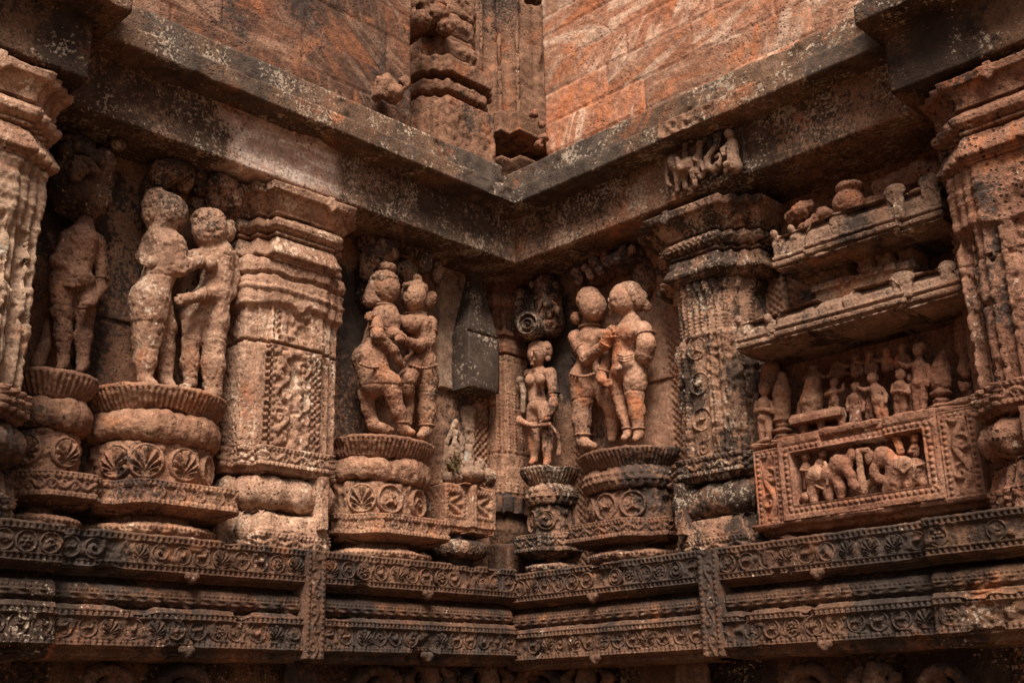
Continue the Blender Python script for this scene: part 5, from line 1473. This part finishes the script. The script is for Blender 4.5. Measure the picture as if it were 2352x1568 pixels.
# a weed growing from the broken niche
def weed():
    t = thing('weed', 'thin wiry weed sprouting from the niche ledge right of the embracing couple', 'plant', 'L', P('L', 1040, 1085, .10))
    M_LEAF = stone('dry_leaf', (0.12, 0.085, 0.04), (0.08, 0.05, 0.025), rust_amt=0.2, black_amt=0.0, pale_amt=0, pit=0, bump=0.1)
    r = random.Random(9)
    V, Fq = [], []
    c = Clay('L', 0.0)
    tips = [(1030, 1046), (1045, 1040), (1058, 1052), (1022, 1062), (1052, 1062)]
    for i, (x, y) in enumerate(tips):
        A, B = P('L', 1040, 1085, .10), P('L', x, y, .16 + .02 * i)
        M_ = (A + B) / 2 + np.array([0, 0.02, 0.01])
        c.seg(A, M_, 0.005, 0.004).seg(M_, B, 0.004, 0.003)
        for k in range(7):
            f = 0.35 + 0.65 * k / 6
            p_ = A + (B - A) * f + np.array([0, 0.02 * math.sin(f * 3), 0])
            dr = np.array([r.uniform(-1, 1), r.uniform(0, .6), r.uniform(-.6, .9)]); dr /= np.linalg.norm(dr)
            sd_ = np.cross(dr, [0.2, 1, 0.1]); sd_ /= np.linalg.norm(sd_)
            n0 = len(V); l, wd = r.uniform(.03, .05), .007
            V += [p_, p_ + dr * l * .5 + sd_ * wd, p_ + dr * l + np.array([0, 0, -.006]), p_ + dr * l * .5 - sd_ * wd]
            Fq.append((n0, n0 + 1, n0 + 2, n0 + 3))
    c.mesh('stem', M_LEAF, t, 0.004, 0.0)
    new_mesh('leaves', to_world('L', np.array(V)), np.array(Fq), M_LEAF, t, False)
weed()

# ---------------------------------------------------------------- the niche shrine on the right wall
def shrine():
    w = 'R'
    t = thing('niche_shrine', 'miniature rust coloured shrine with two projecting eaves and a carved elephant panel', 'shrine', w, (3.0, 0.4, 2.55))
    # base panel: deep framed recess for the elephants, scroll panels on both sides
    def frame(S, Z):
        x0, x1, z0, z1 = 2.59, 3.40, 2.685, 2.985
        ins = step(S, x0, x1) * step(Z, z0, z1)
        out = np.maximum(np.maximum(x0 - S, S - x1), np.maximum(z0 - Z, Z - z1))
        h = -0.11 * ins
        bd = step(out, 0.008, 0.052)
        hb = np.maximum(beads(S, Z, z0 - 0.03, 0.034, 0.013) + beads(S, Z, z1 + 0.03, 0.034, 0.013), (beads(Z, S, x0 - 0.03, 0.034, 0.013) + beads(Z, S, x1 + 0.03, 0.034, 0.013)) * step(Z, z0 - 0.02, z1 + 0.02))
        h = h + bd * (hb - 0.008)
        # the broken upper edge over the middle
        br = 0.5 + 0.5 * np.tanh((noise(np.stack([S, 0 * S, 0 * S], -1).reshape(-1, 3), 7, 3).reshape(S.shape) * 0.02 + Z - 3.0) * 60)
        h = h - 0.035 * br * step(S, 2.78, 3.18)
        return h
    panel('elephant_panel', w, 2.515, 3.475, 2.60, 3.085, 0.42, M_RUST, t, frame, 0.0062, 0.006, 8, 5, depth=0.5, chips=0.01)
    def scrollp(x0, x1, z0, z1):
        def f(S, Z):
            e = np.minimum(np.minimum(S - x0, x1 - S), np.minimum(Z - z0, z1 - Z))
            side = np.minimum(S - x0, x1 - S) < np.minimum(Z - z0, z1 - Z)
            bd = step(e, 0.012, 0.038)
            b = np.where(side, beads(Z, np.minimum(S - x0, x1 - S), 0.025, 0.033, 0.012), beads(S, np.minimum(Z - z0, z1 - Z), 0.025, 0.033, 0.012))
            inn = (e > 0.045)
            return bd * (b - 0.006) + inn * (vine(Z, S - (x0 + x1) / 2, 0.30, (x1 - x0) * 0.15, 0.021, ph=1.0) * 1.25 - 0.022)
        return f
    panel('scroll_panel', w, 2.33, 2.51, 2.58, 3.04, 0.395, M_RUST, t, scrollp(2.33, 2.51, 2.58, 3.04), 0.006, 0.005, 8, 6, depth=0.45, chips=0.012)
    panel('scroll_panel', w, 3.48, 3.68, 2.57, 3.06, 0.395, M_RUST, t, scrollp(3.48, 3.68, 2.57, 3.06), 0.006, 0.005, 8, 7, depth=0.45, chips=0.012)
    loft('panel_plinth', w, box_plan(3.69, 2.32, 0.38), [(2.50, -0.25), (2.54, -0.04), (2.565, -0.02), (2.57, 0.02), (2.598, 0.035), (2.60, -0.1)], M_RUST, t, 0.012, None, 0.008, 7, 2, chips=0.015)
    loft('stage', w, box_plan(3.70, 2.32, 0.395), [(3.05, -0.02), (3.06, 0.0), (3.085, 0.005), (3.095, -0.01), (3.10, -0.3)], M_RUST, t, 0.012, lambda U, Z, G: -0.03 * np.clip(noise(G.reshape(-1, 3), 9, 4).reshape(U.shape), 0, 1), 0.010, 7, 2, chips=0.02)
    panel('scene_back', w, 2.33, 3.70, 3.08, 3.66, 0.03, M_RUST, t, None, 0.012, 0.012, 5, 8, depth=0.2)
    # roofs
    zE = 3.635
    eprof = lambda z, h: [(z, -0.42), (z + 0.004, -0.05), (z + 0.008, -0.03), (z + 0.022, -0.028), (z + 0.024, -0.004), (z + 0.05, 0.0), (z + 0.053, -0.016), (z + 0.066, -0.018), (z + 0.069, -0.004), (z + 0.085, -0.004), (z + 0.088, -0.016), (z + h * .75, -0.022), (z + h, -0.06), (z + h * 1.02, -0.12), (z + h * 1.06, -0.3)]
    stp = lambda s1, s0, d, o: [(s1, -.03), (s1, d - .04), (s1 - o, d - .04), (s1 - o, d), (s0 + o, d), (s0 + o, d - .04), (s0, d - .04), (s0, -.03)]
    low_e = loft('lower_eave', w, stp(3.76, 2.34, 0.55, .30), eprof(zE, 0.17), M_EAVE, t, 0.010, None, 0.007, 6, 3, chips=0.014)
    upp_e = loft('upper_eave', w, stp(3.70, 2.62, 0.50, .24), eprof(4.10, 0.21), M_EAVE, t, 0.010, None, 0.008, 6, 4, chips=0.018)
    loft('eave_ridge', w, stp(3.42, 2.72, 0.34, .1), [(3.80, 0.0), (3.93, 0.0), (3.935, 0.02), (3.975, 0.015), (3.985, -0.03), (3.99, -0.2)], M_EAVE, t, 0.009, lambda U, Z, G: step(Z, 3.93, 3.975) * pits(U, Z, 0.03, 0.02) * (np.sin(U * 12) > -0.2), 0.007, 7, 5, chips=0.012)
    def upstand(on, s, d, z0, z1, hw, i, horn=False):
        c = Clay(w, 0.012)
        c.ell((s, d - .016, z1 - .055), (hw * 1.25, .026, .045))
        c.box((s, d - .012, (z0 + z1) / 2 - .03), (hw * .9, .022, (z1 - z0) / 2 - .02), .015)
        if horn: c.ell((s - hw * .5, d, z1), (hw * .6, .03, .03))
        c.mesh('merlon', M_EAVE, on, 0.007, 0.006, 12, i, pock=0.006)
    for i, (s_, z1, hw) in enumerate([(2.40, 3.84, .05), (2.60, 3.80, .045), (2.88, 3.80, .06), (3.14, 3.82, .055), (3.44, 3.86, .06), (3.68, 3.86, .045)]):
        upstand(low_e, s_, .525 if 2.64 < s_ < 3.46 else .488, zE + .06, z1, hw, i, i < 2)
    for i, (s_, z1, hw) in enumerate([(2.66, 4.34, .04), (2.78, 4.34, .04), (3.08, 4.35, .05), (3.44, 4.40, .055), (3.63, 4.41, .05)]):
        upstand(upp_e, s_, .47 if 2.86 < s_ < 3.46 else .435, 4.17, z1, hw, 20 + i, i < 2)
    for i, (px, d) in enumerate([(1865, .22), (1895, .24), (1935, .20), (1990, .26), (2035, .22), (2085, .2)]):
        a, b = P(w, px, 690 - (px - 1865) * .23, d), P(w, px, 630 - (px - 1865) * .23, d)
        panel('roof_niche_post', w, a[0] - .045, a[0] + .045, 3.96, 4.14, d, M_TAN2, t, lambda S, Z: pits(S, Z, 0.03, 0.02), 0.007, 0.006, 12, i, depth=.2)
    c = Clay(w, 0.02)
    c.ball((1951, 470, .3), 36, 34, 36).ball((1951, 432, .3), 30, 13, 30).limb([(1951, 510, .28), (1951, 540, .28)], [28, 34])
    c.mesh('finial_pot', M_RUST, t, 0.009, 0.008, 10, 3, pock=0.008)
    c = Clay(w, 0.02)
    c.ball((1840, 490, .25), 34, 18, 30, tilt=.4).ball((1870, 520, .27), 46, 20, 30, tilt=.5).ball((1905, 530, .25), 34, 24, 30).ball((2030, 470, .22), 46, 26, 30).ball((2060, 430, .15), 50, 34, 30).ball((2100, 410, .15), 60, 30, 30).ball((1990, 490, .25), 30, 24, 26)
    c.mesh('crest_carving', M_RUST, t, 0.010, 0.034, 9, 4, dmin=0.0, pock=0.008)
    # pillars of the porch
    c = Clay(w, 0.008)
    d = .24
    c.limb([(1796, 862, d), (1796, 900, d), (1796, 960, d)], [10, 20, 19])
    for (y, r) in ((908, 22), (966, 22), (978, 16), (990, 23), (1002, 17), (1014, 25), (1024, 25)):
        c.ball((1796, y, d), r, 6, r)
    c.mesh('porch_pillar', M_TAN2, t, 0.007, 0.005, 12, 5, pock=0.005)
    c = Clay(w, 0.010)
    c.limb([(2166, 812, d), (2160, 850, d), (2160, 880, d), (2162, 890, d)], [9, 20, 23, 16]).ball((2160, 905, d), 24, 9, 24).ball((2162, 922, d), 19, 8, 20).ball((2160, 936, d), 26, 8, 24).ball((2164, 950, d), 29, 9, 26)
    c.mesh('porch_pillar', M_RUST, t, 0.007, 0.008, 12, 6, pock=0.008)
    c = Clay(w, 0.012)
    c.limb([(2215, 740, .2), (2215, 800, .2)], [19, 19]).ball((2215, 765, .2), 24, 6, 24).ball((2215, 752, .2), 22, 5, 22)
    c.limb([(2218, 815, .22), (2218, 840, .22), (2214, 850, .24)], [11, 13, 14]).limb([(2222, 850, .24), (2236, 838, .24)], [8, 6]).ball((2220, 862, .25), 10, 9, 10).ball((2222, 888, .25), 13, 12, 14).limb([(2228, 900, .23), (2240, 950, .22)], [13, 9]).limb([(2205, 880, .25), (2212, 896, .27)], [6, 6])
    c.mesh('stacked_bracket_figures', M_RUST, t, 0.007, 0.005, 12, 7, pock=0.005)
    c = Clay(w, 0.010)
    c.limb([(1770, 850, .15), (1770, 890, .15)], [22, 24]).ball((1770, 880, .16), 27, 6, 24)
    c.mesh('porch_pillar', M_RUST, t, 0.008, 0.006, 12, 8)
    # small bench
    c = Clay(w, 0.006)
    a, b = P(w, 1835, 975, .28), P(w, 1945, 950, .28)
    c.box((a + b) / 2, ((b[0] - a[0]) / 2 + .01, .10, .022), .008).box((a + b) / 2 + np.array([0, .0, .028]), ((b[0] - a[0]) / 2, .09, .01), .005)
    for px in (1845, 1885, 1932):
        q = P(w, px, 975 - (px - 1835) * .22, .32)
        c.seg(q, q + np.array([0, 0, -.10]), .03, .018).ell(q + np.array([0, 0, -.11]), (.04, .04, .018))
    tb = c.mesh('bench', M_RUST, None, 0.006, 0.004, 12, 9)
    tag(tb, 'small carved bench on the shrine stage carrying the round topped slab', 'bench')
shrine()

GF = 'tiny figures on the shrine stage'
def tiny(label, q, hpx, mat=None, lean=0.0, arm=0, seed=0, skirt=False, bust=False, facing=0, wf=1.0):
    """a small weathered standing figure; q is the pixel of its feet and depth, hpx its height in pixels"""
    x, y, d = q
    mat = mat or M_RUST
    k = hpx / 100.0
    kk = k * 1.0
    L_ = lambda u, v, e=0.0: (x + lean * (v / 100.0) * kk * 20 + u * kk * 1.1 * wf, y - v * kk, d + e)
    c = Clay('R', 0.008)
    k = k * 1.10 * wf
    c.ball(L_(facing * 2, 88, .01), 9.5 * k, 11 * k, 9.5 * k).limb([L_(0, 78), L_(0, 72)], [5 * k, 7 * k])
    c.limb([L_(0, 66), L_(0, 54), L_(1, 46)], [13 * k, 10.5 * k, 13 * k])
    if not bust:
        if skirt:
            c.limb([L_(0, 44), L_(1, 20), L_(1, 5)], [13.5 * k, 13 * k, 14 * k])
        else:
            c.limb([L_(-5, 44), L_(-5.5, 24), L_(-5, 4)], [8.5 * k, 7 * k, 5 * k]).limb([L_(6, 44), L_(7, 24), L_(7, 4)], [8.5 * k, 7 * k, 5 * k])
        c.limb([L_(-5, 3), L_(-7, 1, .02)], [5 * k, 3.5 * k]).limb([L_(7, 3), L_(6, 1, .02)], [5 * k, 3.5 * k])
    if arm == 0:      # joined hands
        c.limb([L_(-13, 68), L_(-16, 55, .02), L_(-2, 58, .05)], [5 * k, 4.5 * k, 3.5 * k]).limb([L_(13, 68), L_(16, 55, .02), L_(2, 58, .05)], [5 * k, 4.5 * k, 3.5 * k])
    elif arm == 1:    # one arm stretched to the left
        c.limb([L_(-12, 69), L_(-24, 66, .02), L_(-36, 72, .03)], [5 * k, 4.5 * k, 3.5 * k]).limb([L_(13, 68), L_(18, 55), L_(14, 42, .02)], [5 * k, 4.5 * k, 3.5 * k])
    elif arm == 2:    # arms hanging
        c.limb([L_(-13, 68), L_(-18, 55), L_(-17, 40, .02)], [5 * k, 4.5 * k, 3.5 * k]).limb([L_(13, 68), L_(18, 55), L_(16, 40, .02)], [5 * k, 4.5 * k, 3.5 * k])
    else:             # holding something overhead at the side
        c.limb([L_(-13, 68), L_(-20, 60, .02), L_(-8, 66, .05)], [5 * k, 4.5 * k, 3.5 * k]).limb([L_(13, 69), L_(24, 72), L_(24, 88, .01)], [5 * k, 4.5 * k, 4 * k])
    t = thing('statuette', label, 'statuette', 'R', P('R', x, y, d), GF)
    c.mesh('body', mat, t, 0.005, 0.0028, 16, seed, dmin=0.04, pock=0.003)
    c = Clay('R', 0.006)
    c.ball(L_(0, 94, .0), 10.5 * k, 7 * k, 10 * k).ball(L_(5 if facing <= 0 else -5, 90, -.01), 7 * k, 8 * k, 7 * k)
    c.mesh('headdress', mat, t, 0.005, 0.003, 18, seed + 3, dmin=0.04)
    return t
tiny('tall draped figure at the left end of the shrine stage outside the pillar', (1758, 1026, .27), 148, arm=0, seed=1, lean=-.1, wf=.78)
tiny('small standing figure right of the bench with arms hanging', (1965, 986, .29), 108, arm=2, seed=2, skirt=True, wf=.88)
tiny('bending figure with a round bundle on its head', (2030, 972, .30), 116, arm=1, seed=3, lean=-1.2, facing=-1, wf=.88)
tiny('figure with joined hands on the shrine stage', (2068, 966, .29), 118, arm=0, seed=4, wf=.88)
tiny('tallest figure of the stage turned left near the bulging right pillar', (2112, 956, .28), 172, arm=1, seed=5, facing=-1, wf=.68)
tiny('seated figure on the bench beside the round topped slab', (1915, 962, .28), 92, arm=3, seed=6, wf=.88)
tiny('back row bust directly above the figure with hanging arms', (1965, 895, .19), 82, bust=True, arm=1, seed=7)
tiny('back row bust stretching an arm left above the bending figure', (1997, 890, .19), 84, bust=True, arm=1, seed=8)
tiny('back row bust raising its arm in the middle of the rear row', (2036, 884, .19), 84, bust=True, arm=1, seed=9)
tiny('back row bust in profile left of the tallest figure', (2074, 880, .20), 88, bust=True, arm=2, seed=10, facing=-1)
tiny('slim short figure squeezed between the hanging arms figure and the bending one', (1998, 980, .26), 92, arm=2, seed=12, wf=.85)
tiny('slim figure between the joined hands figure and the tallest one', (2090, 961, .25), 104, arm=2, seed=13, wf=.8)
t = thing('round_topped_slab', 'worn round topped upright slab standing on the small bench', 'stone slab', 'R', P('R', 1865, 965, .26))
c = Clay('R', 0.015)
c.limb([(1866, 880, .25), (1864, 920, .26), (1862, 948, .26)], [19, 22, 19]).ball((1862, 962, .26), 24, 8, 20).limb([(1842, 925, .24), (1838, 950, .24)], [9, 8]).limb([(1885, 912, .24), (1880, 935, .25)], [8, 7])
c.mesh('slab', M_TAN2, t, 0.0065, 0.008, 12, 3, dmin=.08, pock=.006)
c = Clay('R', 0.008)
for px, py in ((1868, 850), (1925, 842)):
    c.ball((px, py + 12, .14), 20, 16, 10).ball((px, py - 4, .14), 12, 10, 9).limb([(px - 22, py + 22, .14), (px, py + 8, .15), (px + 24, py + 16, .14)], [5, 6, 5])
c.mesh('pointed_hood', M_RUST, t, 0.0065, 0.006, 13, 4, dmin=.08)

# elephants with riders in the framed recess
D = 0.36
def elephant(label, parts, seed, q):
    t = thing('elephant', label, 'elephant', 'R', P('R', *q), 'carved elephants in the framed panel')
    c = Clay('R', 0.026)
    for p_ in parts['limbs']: c.limb([(x, y, D + e) for x, y, e in p_[0]], p_[1])
    for b in parts['balls']: c.ball((b[0], b[1], D + b[2]), b[3], b[4], b[5])
    c.mesh('body', M_RUST, t, 0.0055, 0.004, 12, seed, dmin=0.31, pock=0.005)
    for nm, its in parts['extra']:
        c = Clay('R', 0.006)
        for it in its:
            if isinstance(it[0], list): c.limb([(x, y, D + e) for x, y, e in it[0]], it[1])
            else: c.ball((it[0], it[1], D + it[2]), it[3], it[4], it[5])
        c.mesh(nm, M_TAN2, t, 0.0055, 0.003, 14, seed + 3, dmin=0.31)
    return t
elephant('carved elephant with a round shield on its flank striding right, left of the stone tree', {
    'limbs': [([(1872, 1102, .01), (1868, 1130, .01), (1870, 1150, .02)], [17, 12, 10]), ([(1900, 1105, 0), (1903, 1128, .01), (1905, 1144, .02)], [17, 12, 9]), ([(1922, 1095, .02), (1931, 1120, .03), (1932, 1140, .03)], [15, 11, 9]),
              ([(1942, 1078, .04), (1954, 1092, .05), (1958, 1112, .05), (1966, 1122, .05), (1972, 1116, .05), (1966, 1111, .05)], [13, 9, 7, 6, 5, 4]), ([(1948, 1062, .02), (1958, 1048, .02), (1956, 1038, .02)], [9, 8, 9]),
              ([(1852, 1095, 0), (1850, 1120, 0)], [6, 5])],
    'balls': [(1875, 1095, 0, 24, 25, 22), (1908, 1088, .01, 25, 24, 23), (1932, 1066, .03, 22, 21, 20), (1918, 1062, .05, 11, 16, 6)],
    'extra': [('shield', [(1873, 1086, .055, 18, 18, 5), (1873, 1086, .06, 11, 11, 6)]), ('harness', [([(1895, 1062, .03), (1903, 1085, .06), (1900, 1112, .05)], [4, 4, 4]), ([(1855, 1105, .03), (1890, 1122, .05)], [3, 3])])]}, 71, (1900, 1150, D))
elephant('carved elephant with a fringed saddle cloth facing left, right of the stone tree', {
    'limbs': [([(2050, 1085, .02), (2043, 1108, .03), (2034, 1126, .03)], [14, 10, 9]), ([(2066, 1090, .01), (2061, 1108, .02), (2060, 1120, .02)], [15, 11, 10]), ([(2098, 1090, .01), (2090, 1108, .02), (2088, 1122, .02)], [18, 12, 10]), ([(2112, 1090, 0), (2120, 1104, .01), (2124, 1110, .02)], [16, 10, 9]),
              ([(2020, 1058, .04), (2010, 1075, .05), (2008, 1090, .05), (2016, 1102, .05), (2022, 1096, .05)], [13, 9, 8, 7, 5]), ([(2124, 1068, 0), (2128, 1098, 0)], [4, 3])],
    'balls': [(2028, 1047, .03, 21, 21, 20), (2068, 1074, .01, 30, 27, 24), (2102, 1078, 0, 25, 25, 23), (2046, 1050, .04, 9, 15, 6)],
    'extra': [('saddle_cloth', [(2076, 1066, .055, 20, 17, 8), ([(2058, 1070, .06), (2076, 1084, .075), (2095, 1068, .06)], [3, 3, 3])]), ('harness', [([(2098, 1055, .04), (2100, 1075, .06), (2098, 1098, .05)], [3.5, 3.5, 3.5]), ([(2100, 1070, .06), (2125, 1064, .04)], [3, 3])])]}, 72, (2080, 1120, D))
def rider(label, hd, bd, seed):
    t = thing('rider', label, 'rider', 'R', P('R', bd[0], bd[1] + 12, D), 'riders on the carved elephants')
    c = Clay('R', 0.008)
    c.ball((hd[0], hd[1], D + .01), hd[2], hd[2] * 1.1, hd[2]).limb([(hd[0], hd[1] + hd[2], D), (bd[0], bd[1], D), (bd[0], bd[1] + bd[2], D)], [hd[2] * .6, bd[2] * .8, bd[2] * .85])
    c.limb([(bd[0] - bd[2] * .7, bd[1] - 2, D), (bd[0] - bd[2], bd[1] + 8, D + .03), (bd[0] + 2, bd[1] + 8, D + .05)], [3.5, 3.2, 2.6])
    c.mesh('body', M_RUST, t, 0.0055, 0.003, 14, seed, dmin=.31)
    c = Clay('R', 0.004)
    c.ball((hd[0], hd[1] - hd[2] * .6, D + .005), hd[2] * 1.1, hd[2] * .7, hd[2])
    c.mesh('headdress', M_RUST, t, 0.0055, 0.003, 16, seed)
rider('rear rider with a swollen headdress in the left corner of the elephant panel', (1851, 1048, 10), (1852, 1072, 12), 1)
rider('front rider bareheaded just behind the neck of the left elephant', (1890, 1042, 9), (1884, 1062, 11), 2)
rider('rider sitting upright on the back of the right elephant', (2101, 1008, 9), (2101, 1030, 12), 3)
t = thing('broken_rider', 'broken pair of legs of a lost rider above the right elephant', 'rider', 'R', P('R', 2064, 1038, D))
c = Clay('R', 0.008); c.limb([(2058, 1003, D), (2064, 1022, D + .02), (2068, 1036, D + .03)], [9, 8, 9]); c.mesh('legs', M_RUST, t, 0.0055, 0.005, 12, 3, dmin=.31, pock=.006)
t = thing('stone_tree', 'carved forked tree trunk between the two elephants', 'tree', 'R', P('R', 1978, 1132, D))
c = Clay('R', 0.01); c.limb([(1972, 1036, D + .03), (1976, 1080, D + .03), (1982, 1128, D + .03)], [7, 8, 11]).limb([(1983, 1125, D + .02), (2000, 1108, D + .02), (2010, 1104, D + .02)], [9, 7, 9])
c.mesh('trunk', M_TAN2, t, 0.0055, 0.005, 14, 3, dmin=.31)
c = Clay('R', 0.01); c.ball((1998, 1050, D + .01), 13, 17, 10).ball((1978, 1036, D + .02), 12, 7, 10).ball((1990, 1035, D + .02), 9, 7, 8)
c.mesh('crown', M_RUST, t, 0.006, 0.006, 14, 4, dmin=.31)
tag(Clay('R', 0.005).ball((1851, 1141, D + .02), 12, 11, 12).limb([(1843, 1146, D), (1860, 1148, D)], [7, 6]).mesh('crouching_lump', M_RUST, None, 0.006, 0.004, 13, 2, dmin=.31), 'round crouching lump behind the left elephant at the panel corner', 'carving')
